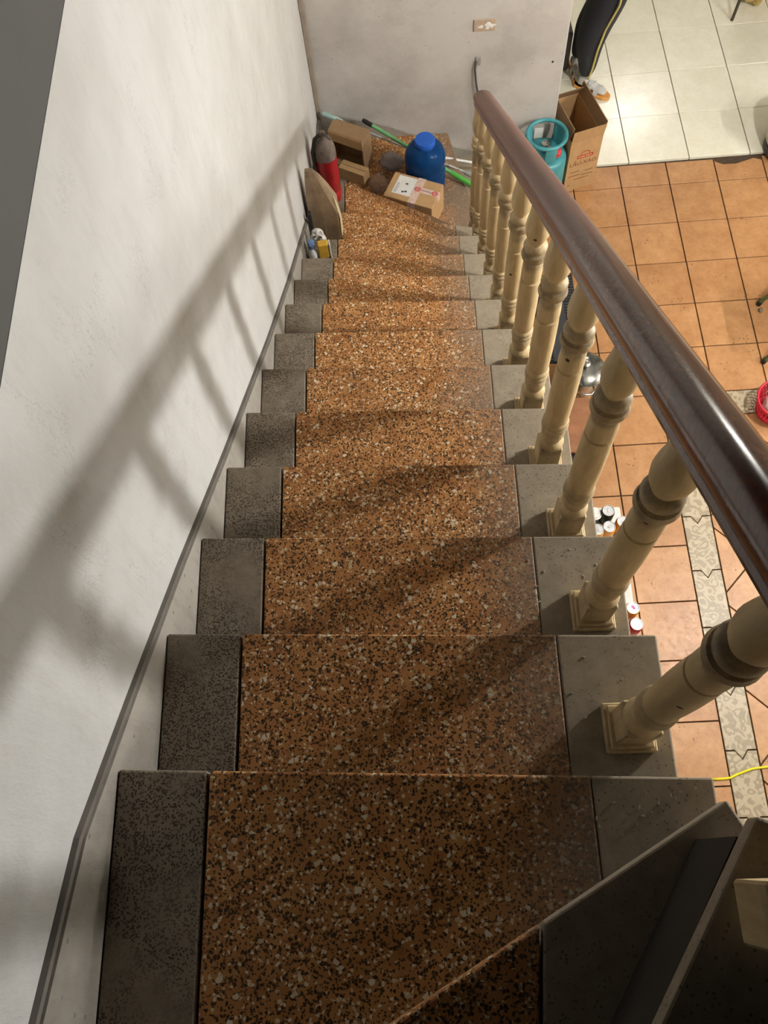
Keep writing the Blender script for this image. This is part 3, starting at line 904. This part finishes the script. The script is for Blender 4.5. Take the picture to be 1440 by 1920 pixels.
# ------------------------------------------------------------------ gas cylinder
TEALG = simple('teal_enamel', srgb(70, 150, 158), .4, .14, 14)
TEALD = simple('teal_enamel_dark', srgb(52, 118, 128), .45, .14, 14)
c = Vector((1.292, 3.660, FLOOR))
t = empty('gas_cylinder', c, 'teal gas cylinder with ring handle and red valve beside the printed carton', 'gas cylinder')
mb = MB(); mb.lathe(c, [(.10, .012), (.118, .022), (.129, .05), (.131, .09), (.131, .285), (.127, .305), (.114, .320), (.085, .3255), (.05, .3275), (.02, .328)], 32)
mb.build('tank', TEALG, t, smooth=True)
mb = MB(); mb.lathe(c, [(.100, 0), (.106, .003), (.106, .03)], 28, cap=False); mb.lathe(c, [(.098, .03), (.098, .0)], 28, cap=False); mb.build('foot_ring', TEALD, t, smooth=True)
# collar: three posts and a ring
n = 40; ring = [(c.x+.112*math.cos(2*math.pi*i/n), c.y+.112*math.sin(2*math.pi*i/n), c.z+.45) for i in range(n+1)]
mb = MB(); mb.tube(ring, .011, 10, cap=False); mb.build('handle_ring', TEALG, t, smooth=True)
for a0, a1 in ((.15, 1.0), (2.3, 3.1), (4.6, 5.2)):
    mb = MB(); m_ = 8; vs = []
    for i in range(m_+1):
        a = a0+(a1-a0)*i/m_
        for r, z in ((.097, .320), (.104, .320), (.115, .45), (.108, .45)): vs.append((c.x+r*math.cos(a), c.y+r*math.sin(a), c.z+z))
    fs = []
    for i in range(m_):
        for k in range(4): fs.append((i*4+k, i*4+(k+1) % 4, (i+1)*4+(k+1) % 4, (i+1)*4+k))
    fs += [(0, 1, 2, 3), (m_*4+3, m_*4+2, m_*4+1, m_*4)]
    mb.add(vs, fs); mb.build('collar_post', TEALG, t)
mb = MB(); mb.lathe(c, [(.020, .3285), (.020, .345), (.014, .350), (.014, .375), (.024, .378), (.024, .392), (.01, .396)], 16)
mb.tube([c+Vector((0, 0, .365)), c+Vector((.045, -.03, .368))], .010, 8); mb.build('valve', STEEL, t, smooth=True, autosm=40)
mb = MB(); mb.lathe(c+Vector((.058, -.050, .345)), [(.020, 0), (.030, .006), (.030, .030), (.020, .038)], 14); mb.build('valve_knob', simple('red_knob', srgb(200, 66, 66), .5, .12, 40), t, smooth=True, autosm=40)
mb = MB(); mb.box((c.x-.03, c.y+.100, c.z+.37), (.05, .003, .07)); mb.build('label', PAPER, t)

# ------------------------------------------------------------------ tall printed carton
ang = math.radians(16.5)
u = Vector((math.cos(ang), math.sin(ang), 0)); v = Vector((-math.sin(ang), math.cos(ang), 0))
o = Vector((1.438, 3.640, FLOOR+.0005)); Wd, Dp, Hh, T = .198, .36, .385, .006
t = empty('printed_carton', o+u*Wd/2+v*Dp/2, 'tall open brown carton with red printed logo and lettering by the wall end', 'carton')
mb = MB()
obox(mb, o, u, v, UP, Wd, T, Hh); obox(mb, o+v*(Dp-T), u, v, UP, Wd, T, Hh)
obox(mb, o+v*T, u, v, UP, T, Dp-2*T, Hh); obox(mb, o+v*T+u*(Wd-T), u, v, UP, T, Dp-2*T, Hh)
obox(mb, o+v*T+u*T, u, v, UP, Wd-2*T, Dp-2*T, T)
mb.build('body', CARD, t)
fu = (UP*.98-v*.16).normalized()
mb = MB(); obox(mb, o+UP*Hh, u, v, fu, Wd, .005, .088); mb.build('flap', CARD, t)
fl = (UP*.55-u*.83).normalized()
mb = MB(); obox(mb, o+UP*Hh+v*.03, v, u, (UP*.95+u*.25).normalized(), .26, .005, .075); mb.build('flap', CARD2, t)
mb = MB(); obox(mb, o+UP*Hh+u*(Wd-.005)+v*.01, v, u, (UP*.97+u*.2).normalized(), Dp-.02, .005, .085); mb.build('flap', CARD2, t)
mb = MB(); obox(mb, o+UP*Hh+v*(Dp-.005), u, v, (UP*.8-v*.5).normalized(), Wd, .005, .085); mb.build('flap', CARD2, t)
PRINT = simple('red_brown_print', srgb(176, 62, 40), .8, .12, 60)
PRINT2 = simple('brown_print', srgb(112, 60, 36), .8, .12, 60)
def on_front(pts, fs, cx, cz, mat, name, par, off=.0006):
    mb = MB(); base = o-v*off
    mb.add([base+u*(cx+p[0])+UP*(cz+p[1]) for p in pts], fs); return mb.build(name, mat, par)
vs, fs = text_mb('LẨU-XÀO', .039)
on_front(vs, fs, Wd*.50, .200, PRINT2, 'printed_lettering', t)
def rr(w_, h_, r_, n=5):
    out = []
    for cx, cy, a0 in ((w_/2-r_, h_/2-r_, 0), (-w_/2+r_, h_/2-r_, 90), (-w_/2+r_, -h_/2+r_, 180), (w_/2-r_, -h_/2+r_, 270)):
        for i in range(n+1):
            a = math.radians(a0+90*i/n); out.append((cx+r_*math.cos(a), cy+r_*math.sin(a)))
    return out
p = rr(.104, .024, .009)
on_front(p, [tuple(range(len(p)))], Wd*.53, .262, PRINT, 'printed_banner', t)
arc = []; n = 14
for i in range(n+1):
    a = math.pi*i/n; arc.append((.030*math.cos(a), .030*math.sin(a)*.9))
for i in range(n, -1, -1):
    a = math.pi*i/n; arc.append((.025*math.cos(a), .025*math.sin(a)*.85))
on_front(arc, [(i, i+1, 2*n-i, 2*n+1-i) for i in range(n)], Wd*.53, .276, PRINT, 'printed_arch', t)
vs, fs = text_mb('~ ~ ~', .03)
cream = simple('kraft_light', srgb(206, 166, 118), .8, .1, 40)
mb = MB()
for i, (a, w_) in enumerate(((-.040, .012), (-.024, .010), (-.010, .014), (.008, .010), (.022, .012), (.037, .008))):
    obox(mb, o-v*.0012+u*(Wd*.53+a-w_/2)+UP*.257, u, v, UP, w_, .0004, .010)
tag(mb.build('print_marks', cream, t), kind='stuff')
mb = MB()
for cx, cz, w_ in ((.055, .150, .06), (.055, .118, .075), (.145, .140, .05), (.140, .108, .07), (.03, .045, .018), (.105, .086, .10)):
    obox(mb, o-v*.0012+u*(cx-w_/2)+UP*cz, u, v, UP, w_, .0004, .0035)
tag(mb.build('print_marks', PRINT2, t), kind='stuff')

# ------------------------------------------------------------------ stuff along the floor beside the stairs
# black slotted mat
m_, nt, b = newmat('black_mat_rubber'); tt = NT(nt)
tt.link(tt.mix(tt.noise(50, 4), srgb(40, 40, 42), srgb(66, 66, 68)), b.inputs['Base Color']); b.inputs['Roughness'].default_value = .6
MATM = m_
mx0, mx1, my0, my1 = 1.185, 1.425, 2.42, 3.03
t = empty('rubber_mat', ((mx0+mx1)/2, (my0+my1)/2, FLOOR), 'long black slotted rubber mat on the floor behind the balusters', 'mat')
mb = MB(); mb.box(((mx0+mx1)/2, (my0+my1)/2, FLOOR+.0045), (mx1-mx0, my1-my0, .008)); mb.build('base', simple('mat_black', srgb(24, 24, 25), .7, .2, 30), t, bevel=.002)
mb = MB(); mb.box(((mx0+mx1)/2, (my0+my1)/2, FLOOR+.0125), (.10, my1-my0-.01, .007)); mb.build('centre_strip', MATM, t, bevel=.002)
first = None
for side in (-1, 1):
    for i in range(30):
        cc = ((mx0+mx1)/2+side*.085, my0+.012+i*(my1-my0-.02)/30+.008, FLOOR+.0086)
        if first is None:
            mb = MB(); mb.box((cc[0], cc[1], cc[2]+.0038), (.066, .0125, .0076)); first = mb.build('rib', MATM, t, origin=cc)
        else: copy_to(first, cc, t)
# pale board and brown stick at the far end of the mat
mb = MB(); mb.box((1.235, 3.12, FLOOR+.0305), (.20, .13, .06), .05); o2 = mb.build('grey_box', simple('pale_grey_board', srgb(186, 182, 170), .7, .06, 30), bevel=.003)
tag(o2, 'pale grey flat box on the floor at the far end of the black mat', 'box')
mb = MB(); mb.box((1.235, 3.12, FLOOR+.0612), (.17, .10, .0015), .05); mb.build('lid_panel', simple('pale_grey_lid', srgb(198, 194, 184), .6, .05, 30), o2)

# steel pot with glass lid
c = Vector((1.392, 2.285, FLOOR))
t = empty('cooking_pot', c, 'steel pot with shiny domed glass lid standing on the orange tiles', 'pot')
mb = MB(); mb.lathe(c, [(.085, .001), (.095, .006), (.100, .03), (.101, .135), (.106, .138), (.106, .142), (.098, .142), (.096, .03), (.08, .012)], 32); mb.build('pot_body', STEEL, t, smooth=True, autosm=45)
m_, nt, b = newmat('smoked_lid_glass'); b.inputs['Base Color'].default_value = srgb(150, 152, 150)
b.inputs['Metallic'].default_value = .85; tt = NT(nt)
tt.link(tt.mix(tt.ramp(tt.noise(16, 4), .35, .65), srgb(92, 94, 92), srgb(176, 176, 172)), b.inputs['Base Color'])
b.inputs['Roughness'].default_value = .12
mb = MB(); mb.lathe(c, [(.112, .1435), (.114, .147), (.110, .151), (.09, .163), (.06, .174), (.03, .180), (.0, .182)], 36); mb.build('lid', m_, t, smooth=True, autosm=60)
mb = MB(); mb.lathe(c+Vector((0, 0, .1815)), [(.010, 0), (.010, .012), (.02, .016), (.022, .026), (.015, .031), (0, .032)], 18); mb.build('knob', STEEL, t, smooth=True, autosm=45)
for s in (-1, 1):
    mb = MB(); mb.tube([c+Vector((-.042, s*.093, .115)), c+Vector((-.040, s*.122, .118)), c+Vector((-.022, s*.143, .119)), c+Vector((.022, s*.143, .119)), c+Vector((.040, s*.122, .118)), c+Vector((.042, s*.093, .115))], .0065, 8)
    mb.build('pot_handle', STEEL, t, smooth=True)
# wooden board stool in front of the pot
WOODB = simple('red_brown_wood', srgb(150, 100, 66), .55, .2, 10)
t = empty('wooden_stool', (1.345, 1.985, FLOOR), 'low red-brown wooden plank bench in front of the steel pot', 'bench')
mb = MB(); mb.box((1.335, 1.975, FLOOR+.0905), (.125, .33, .021), -.06); mb.build('plank', WOODB, t, bevel=.003)
for dy in (-.12, .12):
    mb = MB(); mb.box((1.335-.06*dy*-1, 1.975+dy, FLOOR+.0400), (.105, .02, .079), -.06); mb.build('leg', WOODB, t, bevel=.002)
# tangle of wire / whisk near the bench
c = Vector((1.275, 1.775, FLOOR))
t = empty('wire_whisk', c, 'small dark wire sieve with thin metal rim beside the bench', 'sieve')
ring = [(c.x+.055*math.cos(2*math.pi*i/24), c.y+.055*math.sin(2*math.pi*i/24), c.z+.075) for i in range(25)]
mb = MB(); mb.tube(ring, .003, 6, cap=False); mb.build('rim', STEEL, t, smooth=True)
mb = MB(); mb.lathe(c, [(.020, .002), (.040, .02), (.052, .05), (.0545, .074)], 20); mb.build('bowl', simple('dark_mesh', srgb(58, 54, 48), .5, .3, 80), t, smooth=True)

# drink cans on a white foam lid
FOAM = simple('white_foam', srgb(222, 222, 218), .7, .04, 40)
t = empty('foam_box', (1.375, 1.10, FLOOR), 'long white foam box beside the stairs with drink cans on it', 'foam box')
mb = MB(); mb.prism([(1.23, .78), (1.455, .78), (1.455, 1.45), (1.23, 1.45)], FLOOR+.001, FLOOR+.150); mb.build('box_body', FOAM, t, bevel=.006)
mb = MB(); mb.prism([(1.22, .77), (1.463, .77), (1.463, 1.46), (1.22, 1.46)], FLOOR+.1505, FLOOR+.182); mb.build('box_lid', FOAM, t, bevel=.006)
ZC = FLOOR+.1825
CANT = simple('can_top_aluminium', srgb(196, 196, 196), .4, .08, 40, metal=.6)
def can(c, mat, label, side=None):
    c = Vector(c); t = empty('drink_can', c, label, 'can', 'drink cans on the foam box')
    mb = MB(); mb.lathe(c, [(.024, 0), (.030, .006), (.033, .014), (.033, .098), (.0275, .112)], 24); mb.build('can_body', mat, t, smooth=True, autosm=40)
    mb = MB(); mb.lathe(c, [(.0275, .1122), (.0288, .1145), (.0285, .117), (.0265, .117), (.0258, .1135), (.0, .1135)], 24); tp = mb.build('can_top', CANT, t, smooth=True, autosm=40)
    mb = MB(); mb.box(c+Vector((.002, .003, .1152)), (.011, .021, .0016), random.uniform(-1, 1)); mb.build('pull_tab', side or CANT, tp, bevel=.0006)
    return t
can((1.378, 1.395, ZC), simple('dark_green_can', srgb(30, 56, 46), .4, .1, 20), 'dark green drink can furthest back on the white foam box')
can((1.372, 1.312, ZC), simple('orange_can', srgb(222, 150, 40), .4, .1, 20), 'orange drink can in front of the dark green can')
can((1.452-.012, 1.335, ZC), MATS['orange_can'], 'orange drink can at the outer edge, half behind the baluster')
can((1.316, 1.300, ZC), MATS['orange_can'], 'orange drink can mostly hidden by the step edge')
can((1.428, .905, ZC), simple('yellow_can', srgb(226, 176, 50), .4, .1, 20), 'yellow drink can with pink tab at the near end of the foam box', simple('pink_tab', srgb(206, 110, 170), .5, .1, 30))
can((1.434, .828, ZC), simple('red_can', srgb(190, 40, 62), .4, .1, 20), 'red drink can at the near outer corner of the white foam box')
can((1.364, .815, ZC), MATS['red_can'], 'red drink can mostly hidden behind the step edge')
c = Vector((1.318, 1.392, ZC))
m_, nt, b = newmat('pale_green_cup'); b.inputs['Base Color'].default_value = srgb(190, 222, 206); b.inputs['Transmission Weight'].default_value = .5; b.inputs['Roughness'].default_value = .2
tt = NT(nt); tt.link(tt.mix(tt.noise(30, 2), srgb(180, 216, 198), srgb(214, 234, 224)), b.inputs['Base Color'])
t = empty('plastic_cup', c, 'pale green clear plastic cup beside the dark green can', 'cup')
mb = MB(); mb.lathe(c, [(.022, 0), (.030, .085), (.0315, .086), (.030, .088), (.028, .086), (.0205, .003)], 20); mb.build('cup', m_, t, smooth=True, autosm=50)
mb = MB(); mb.lathe(c, [(.033, .0885), (.033, .092), (.026, .094), (.024, .099), (.0, .100)], 20); mb.build('cup_lid', WPL, t, smooth=True, autosm=50)

# yellow cord on the floor
mb = MB(); mb.tube([(1.742, .160, FLOOR+.006), (1.77, .160, FLOOR+.006), (1.825, .163, FLOOR+.007), (1.86, .178, FLOOR+.009), (1.93, .200, FLOOR+.008), (2.02, .208, FLOOR+.006), (2.2, .22, FLOOR+.006), (2.4, .32, FLOOR+.006)], .0055, 8)
o2 = mb.build('yellow_cord', simple('yellow_cord', srgb(240, 224, 20), .5, .06, 30), smooth=True); tag(o2, 'bright yellow cord lying across the patterned floor border', 'cord')

# ------------------------------------------------------------------ right-hand side of the room
# red plastic basket
REDB = simple('red_basket_plastic', srgb(196, 30, 56), .4, .08, 20)
c = Vector((2.392, 2.045, FLOOR))
t = empty('plastic_basket', c, 'red perforated plastic basket on the floor at the right edge', 'basket')
mb = MB(); mb.lathe(c, [(.085, .001), (.090, .004), (.090, .010), (.0, .010)], 28); mb.build('basket_base', REDB, t, smooth=True, autosm=40)
mb = MB(); rr_ = lambda z: .090+.026*(z/.13)
n = 34
for k in range(n):
    for s in (-1, 1):
        pts = []
        for i in range(5):
            z = .008+.115*i/4; a = 2*math.pi*k/n+s*.30*i/4
            pts.append((c.x+rr_(z)*math.cos(a), c.y+rr_(z)*math.sin(a), c.z+z))
        mb.tube(pts, .0032, 5)
mb.build('lattice_wall', REDB, t)
mb = MB(); mb.tube([(c.x+.118*math.cos(2*math.pi*i/36), c.y+.118*math.sin(2*math.pi*i/36), c.z+.128) for i in range(37)], .0065, 8, cap=False); mb.build('rim', REDB, t, smooth=True)
mb = MB(); mb.blob((c.x+.0, c.y+.0, c.z+.068), (.068, .070, .052), 3, .25, 4, 3); o2 = mb.build('white_cloth', PAPER, smooth=True); tag(o2, 'white cloth heaped inside the red basket', 'cloth'); 
# green stool
GRN = simple('green_painted_steel', srgb(86, 104, 62), .5, .15, 20)
c = Vector((2.74, 2.545, FLOOR))
t = empty('green_stool', c, 'green metal stool with black rubber feet at the right edge', 'stool')
feet = [(2.450, 2.735), (2.402, 2.352), (3.03, 2.72), (3.05, 2.34)]
for fx, fy in feet:
    tp = Vector((c.x+(fx-c.x)*.5, c.y+(fy-c.y)*.78, FLOOR+.42)); ft = Vector((fx, fy, FLOOR+.018))
    mb = MB(); mb.tube([ft, tp], .012, 10); lg = mb.build('leg', GRN, t, smooth=True, autosm=40)
    mb = MB(); mb.tube([Vector((fx, fy, FLOOR+.0005)), ft+(tp-ft)*.03], [.015, .0155], 10); mb.build('rubber_foot', BLK, lg, smooth=True, autosm=40)
mb = MB(); mb.box((c.x, c.y, FLOOR+.431), (.30, .31, .022)); mb.build('seat', GRN, t, bevel=.008, segs=2)
for dy in (-.14, .14):
    mb = MB(); mb.box((c.x, c.y+dy, FLOOR+.20), (.27, .012, .014)); mb.build('stretcher', GRN, t)
mb = MB(); mb.blob((2.452, 2.69, FLOOR+.010), (.013, .016, .010), 2, .4, 4, 1); o2 = mb.build('pebble', simple('grey_crumb', srgb(128, 116, 96), .9, .2, 60)); tag(o2, 'small grey crumb on the tile beside the green stool leg', 'crumb')
o2.location.z = FLOOR
# pale bin with dark base
c = Vector((2.865, 3.86, FLOOR+.0085))
t = empty('rice_bin', c, 'pale round lidded bin with dark base at the threshold of the white tiles', 'bin')
mb = MB(); mb.lathe(c, [(.165, 0), (.172, .004), (.172, .05), (.166, .056)], 32); mb.build('base', simple('charcoal_plastic', srgb(66, 68, 70), .6, .1, 20), t, smooth=True, autosm=40)
mb = MB(); mb.lathe(c, [(.166, .0565), (.178, .075), (.182, .16), (.180, .25), (.170, .29)], 32); mb.build('bin_body', simple('pale_bin', srgb(206, 200, 186), .5, .05, 10), t, smooth=True, autosm=40)
mb = MB(); mb.lathe(c, [(.173, .2905), (.173, .300), (.15, .325), (.08, .34), (.03, .343), (.03, .355), (0, .357)], 32); mb.build('bin_lid', MATS['pale_bin'], t, smooth=True, autosm=40)
# chair at the far right and a tan bag
DKM = simple('dark_metal', srgb(66, 58, 44), .5, .15, 20)
c = Vector((2.93, 5.2, FLOOR+.0085))
t = empty('dining_chair', c, 'dark metal chair standing on the white tiles at the upper right', 'chair')
for fx, fy in ((2.712, 5.008), (2.735, 5.40), (3.12, 5.00), (3.10, 5.40)):
    mb = MB(); mb.tube([(fx, fy, FLOOR+.009), (c.x+(fx-c.x)*.85, c.y+(fy-c.y)*.85, FLOOR+.45)], .0105, 8); mb.build('leg', DKM, t, smooth=True, autosm=40)
mb = MB(); mb.box((c.x, c.y, FLOOR+.465), (.40, .38, .028)); mb.build('seat', simple('tan_seat', srgb(150, 118, 70), .6, .12, 12), t, bevel=.01, segs=2)
for dx in (-.18, .18):
    mb = MB(); mb.tube([(c.x+dx, c.y+.18, FLOOR+.479), (c.x+dx, c.y+.23, FLOOR+.85)], .0105, 8); mb.build('back_post', DKM, t, smooth=True, autosm=40)
mb = MB(); mb.box((c.x, c.y+.222, FLOOR+.78), (.38, .016, .14)); mb.build('backrest', MATS['tan_seat'], t, bevel=.005)
mb = MB(); mb.blob((2.885, 5.20, FLOOR+.085), (.10, .115, .085), 4, .35, 4, 4.4)
o2 = mb.build('tan_bag', simple('tan_film', srgb(188, 160, 96), .4, .2, 14)); tag(o2, 'crumpled tan plastic bag under the chair at the upper right', 'bag'); o2.location.z = FLOOR+.0085

# dark grey case behind the wall end
mb = MB(); mb.box((1.49, 4.76, FLOOR+.1485), (.17, .22, .28), .05)
t = mb.build('grey_case', simple('dark_grey_case', srgb(84, 84, 82), .6, .06, 14), bevel=.015, segs=3); tag(t, 'dark grey case standing behind the end of the back wall', 'case')
mb = MB(); mb.box((1.49, 4.76, FLOOR+.2945), (.09, .025, .012), .05); mb.build('handle', BLK, t, bevel=.004)

# ------------------------------------------------------------------ person beyond the carton
NAVY = simple('navy_leggings', srgb(34, 36, 44), .75, .12, 60)
STRIPE = simple('yellow_stripe', srgb(196, 182, 110), .7, .06, 60)
SKIN = simple('skin', srgb(196, 148, 118), .5, .06, 20)
SHIRT = simple('grey_shirt', srgb(120, 118, 124), .8, .1, 20)
HAIR = simple('black_hair', srgb(28, 24, 22), .5, .2, 60)
px, py, pz = 1.675, 4.50, FLOOR+.0085
person = empty('person', (px, py, pz), 'person in navy leggings with a yellow side stripe standing behind the carton', 'person')
def skin_obj(name, verts, edges, radii, mats, parent, root=0, sub=2):
    me = bpy.data.meshes.new(name); org = Vector(ORG[parent.name])
    me.from_pydata([Vector(v)-org for v in verts], edges, [])
    for m in mats: me.materials.append(m)
    ob = bpy.data.objects.new(name, me); COL.objects.link(ob); ob.parent = parent; ob.location = (0, 0, 0); ORG[ob.name] = org
    sk = ob.modifiers.new('skin', 'SKIN'); sk.use_smooth_shade = True
    for i, r in enumerate(radii):
        me.skin_vertices[0].data[i].radius = r if isinstance(r, tuple) else (r, r)
    me.skin_vertices[0].data[root].use_root = True
    sb = ob.modifiers.new('sub', 'SUBSURF'); sb.levels = sub; sb.render_levels = sub
    # freeze the result so the body is one plain continuous mesh
    dg = bpy.context.evaluated_depsgraph_get(); dg.update()
    nm = bpy.data.meshes.new_from_object(ob.evaluated_get(dg))
    ob.modifiers.clear(); ob.data = nm
    for p in nm.polygons: p.use_smooth = True
    return ob
# facing right and towards the camera side; near leg bent a little at the knee
hip = Vector((px+.05, py+.08, pz+.86))
kn = Vector((px+.012, py+.035, pz+.46)); an = Vector((px-.015, py-.005, pz+.085))
kn2 = Vector((px+.055, py+.19, pz+.46)); an2 = Vector((px-.055, py+.17, pz+.085))
hl, hr = hip+Vector((.0, -.075, -.03)), hip+Vector((.03, .105, -.03))
verts = [hip, hl, (hl+kn)/2+Vector((.02, -.01, 0)), kn, (kn*.62+an*.38)+Vector((-.028, 0, 0)), (kn*.25+an*.75), an,
         hr, (hr+kn2)/2+Vector((.02, .01, 0)), kn2, (kn2*.62+an2*.38)+Vector((-.028, 0, 0)), (kn2*.25+an2*.75), an2]
edges = [(0, 1), (1, 2), (2, 3), (3, 4), (4, 5), (5, 6), (0, 7), (7, 8), (8, 9), (9, 10), (10, 11), (11, 12)]
radii = [(.15, .13), .135, .126, .106, .096, .064, .046, .112, .104, .088, .086, .062, .046]
legs = skin_obj('leggings', verts, edges, radii, [NAVY], person)
# yellow stripe along the outer side of the near leg
out = Vector((.30, -.95, 0)).normalized()
pts = [an+out*.047+Vector((0, 0, .02)), (kn*.25+an*.75)+out*.062, (kn*.62+an*.38)+Vector((-.014, 0, 0))+out*.094, kn+out*.104, (hl+kn)/2+Vector((.016, -.01, 0))+out*.124, hl+out*.134]
mb = MB(); fine = []
for i in range(len(pts)-1):
    for k in range(6): fine.append(pts[i]+(pts[i+1]-pts[i])*(k/6))
fine.append(pts[-1]); mb.tube(fine, .0075, 8); mb.build('side_stripe', STRIPE, person, smooth=True)
# feet in sandals
for a_, dd in ((an, Vector((.80, -.60, 0)).normalized()), (an2, Vector((.15, -.99, 0)).normalized())):
    h_ = Vector((a_.x, a_.y, pz))
    ft = skin_obj('foot', [a_+Vector((0, 0, .012)), h_+dd*.0+Vector((0, 0, .045)), h_+dd*.07+Vector((0, 0, .046)), h_+dd*.13+Vector((0, 0, .036)), h_+dd*.165+Vector((0, 0, .032)), h_-dd*.035+Vector((0, 0, .042))],
                  [(0, 1), (1, 2), (2, 3), (3, 4), (1, 5)], [.030, (.030, .026), (.032, .022), (.036, .016), (.026, .012), (.024, .020)], [simple('white_sock', srgb(206, 204, 200), .8, .06, 40)], person)
    sd = Vector((-dd.y, dd.x, 0))
    outl = [(-.055, -.028), (.02, -.030), (.09, -.042), (.16, -.040), (.192, -.018), (.192, .018), (.16, .036), (.09, .036), (.02, .030), (-.055, .028), (-.07, 0)]
    mb = MB(); mb.prism([((h_+dd*q[0]+sd*q[1]).x, (h_+dd*q[0]+sd*q[1]).y) for q in outl], pz+.0005, pz+.020)
    so_ = mb.build('sandal_sole', simple('orange_sole', srgb(226, 160, 84), .6, .08, 30), person, bevel=.004)
    mb = MB()
    for q0 in (.055, .105):
        n = 8; vs = []
        for i in range(n+1):
            a = math.pi*i/n
            for k, w_ in ((0, -.016), (1, .016)):
                vs.append(h_+dd*(q0+w_)+sd*(.042*math.cos(a))+Vector((0, 0, .018+(.056-.25*(q0-.055))*math.sin(a))))
        mb.add(vs, [(2*i, 2*i+1, 2*i+3, 2*i+2) for i in range(n)])
    mb.build('sandal_strap', simple('pale_strap', srgb(206, 206, 204), .6, .06, 30), so_, smooth=True)
# upper body, out of the frame
ch = hip+Vector((.03, .0, .42)); nk = ch+Vector((.02, 0, .13))
sL, sR = ch+Vector((.03, -.17, .06)), ch+Vector((.0, .17, .06))
eL, eR = sL+Vector((.05, -.05, -.26)), sR+Vector((.06, .05, -.26))
wL, wR = eL+Vector((.20, .04, -.06)), eR+Vector((.20, -.04, -.06))
skin_obj('shirt', [hip+Vector((0, 0, .02)), hip+Vector((.01, 0, .2)), ch, nk, sL, sL+(eL-sL)*.7, sR, sR+(eR-sR)*.7],
         [(0, 1), (1, 2), (2, 3), (2, 4), (4, 5), (2, 6), (6, 7)], [(.125, .15), (.11, .125), (.115, .14), .055, .065, .05, .065, .05], [SHIRT], person)
for s_, e_, w2, sg in ((sL, eL, wL, 1), (sR, eR, wR, -1)):
    d_ = (w2-e_).normalized(); lat = Vector((0, sg, 0)); 
    pl = w2+d_*.06
    vs = [s_+(e_-s_)*.6, e_, w2, pl]; es = [(0, 1), (1, 2), (2, 3)]; rd = [.042, .036, .025, (.034, .018)]
    for i, (off, ln) in enumerate(((-.026, .062), (-.009, .074), (.009, .07), (.026, .054))):
        b0 = len(vs); vs += [pl+lat*off+d_*.03, pl+lat*off+d_*(.03+ln*.55)+Vector((0, 0, -.006)), pl+lat*off+d_*(.03+ln)+Vector((0, 0, -.02))]
        es += [(3, b0), (b0, b0+1), (b0+1, b0+2)]; rd += [.0095, .0088, .0075]
    b0 = len(vs); vs += [w2+d_*.03+lat*.03, w2+d_*.07+lat*.05+Vector((0, 0, -.01))]; es += [(2, b0), (b0, b0+1)]; rd += [.011, .009]
    skin_obj('arm', vs, es, rd, [SKIN], person, root=1)
hc = nk+Vector((.03, 0, .15))
mb = MB(); mb.blob(hc, (.092, .075, .115), 4, .03, 2, 1)
for v_ in mb.v:
    q = v_-hc
    if q.x > .03:
        v_.x += .024*math.exp(-((q.y/.016)**2+((q.z+.02)/.028)**2))
        v_.x -= .010*math.exp(-(((abs(q.y)-.03)/.016)**2+((q.z-.012)/.014)**2))
        v_.x += .007*math.exp(-((q.y/.026)**2+((q.z+.062)/.010)**2))
hd = mb.build('head', SKIN, person, smooth=True)
mb = MB(); mb.tube([nk+Vector((0, 0, -.02)), hc+Vector((-.01, 0, -.07))], [.050, .046], 14); mb.build('neck', SKIN, person, smooth=True)
for s in (-1, 1):
    mb = MB(); mb.blob(hc+Vector((-.005, s*.077, -.005)), (.018, .010, .030), 2, .1, 2, 1); mb.build('ear', SKIN, hd, smooth=True)
    mb = MB(); mb.blob(hc+Vector((.078, s*.030, .012)), (.008, .011, .007), 2, 0, 2, 1); mb.build('eye', HAIR, hd, smooth=True)
mb = MB(); mb.blob(hc+Vector((.087, 0, -.060)), (.006, .022, .006), 2, 0, 2, 1); mb.build('lips', simple('lips', srgb(160, 84, 78), .5, .05, 20), hd, smooth=True)
mb = MB(); mb.blob(hc+Vector((-.022, 0, .028)), (.092, .086, .108), 4, .06, 5, 2); mb.build('hair', HAIR, hd, smooth=True)

# ------------------------------------------------------------------ dust flakes on the upper treads
FLK = simple('dry_flake', srgb(196, 184, 160), .8, .15, 60)
mb = MB(); rnd = random.Random(3)
for i in range(70):
    k = rnd.choice([1, 1, 1, 2, 2, 3]); x = rnd.uniform(.2, .87) if rnd.random() < .4 else rnd.uniform(.6, .87)
    y = rnd.uniform(ny(k-1, x)+.03, ny(k, x)-.02) if k > 1 else rnd.uniform(max(-.28, ny(0, x)+.02), ny(1, x)-.02)
    r = rnd.uniform(.001, .0028); a = rnd.uniform(0, 3.1)
    mb.box((x, y, ZT(k)+.0009), (r*2.2, r, .0012), a)
o2 = mb.build('dust_flakes', FLK); tag(o2, 'small dry flakes of dust scattered over the upper steps', 'debris', kind='stuff')
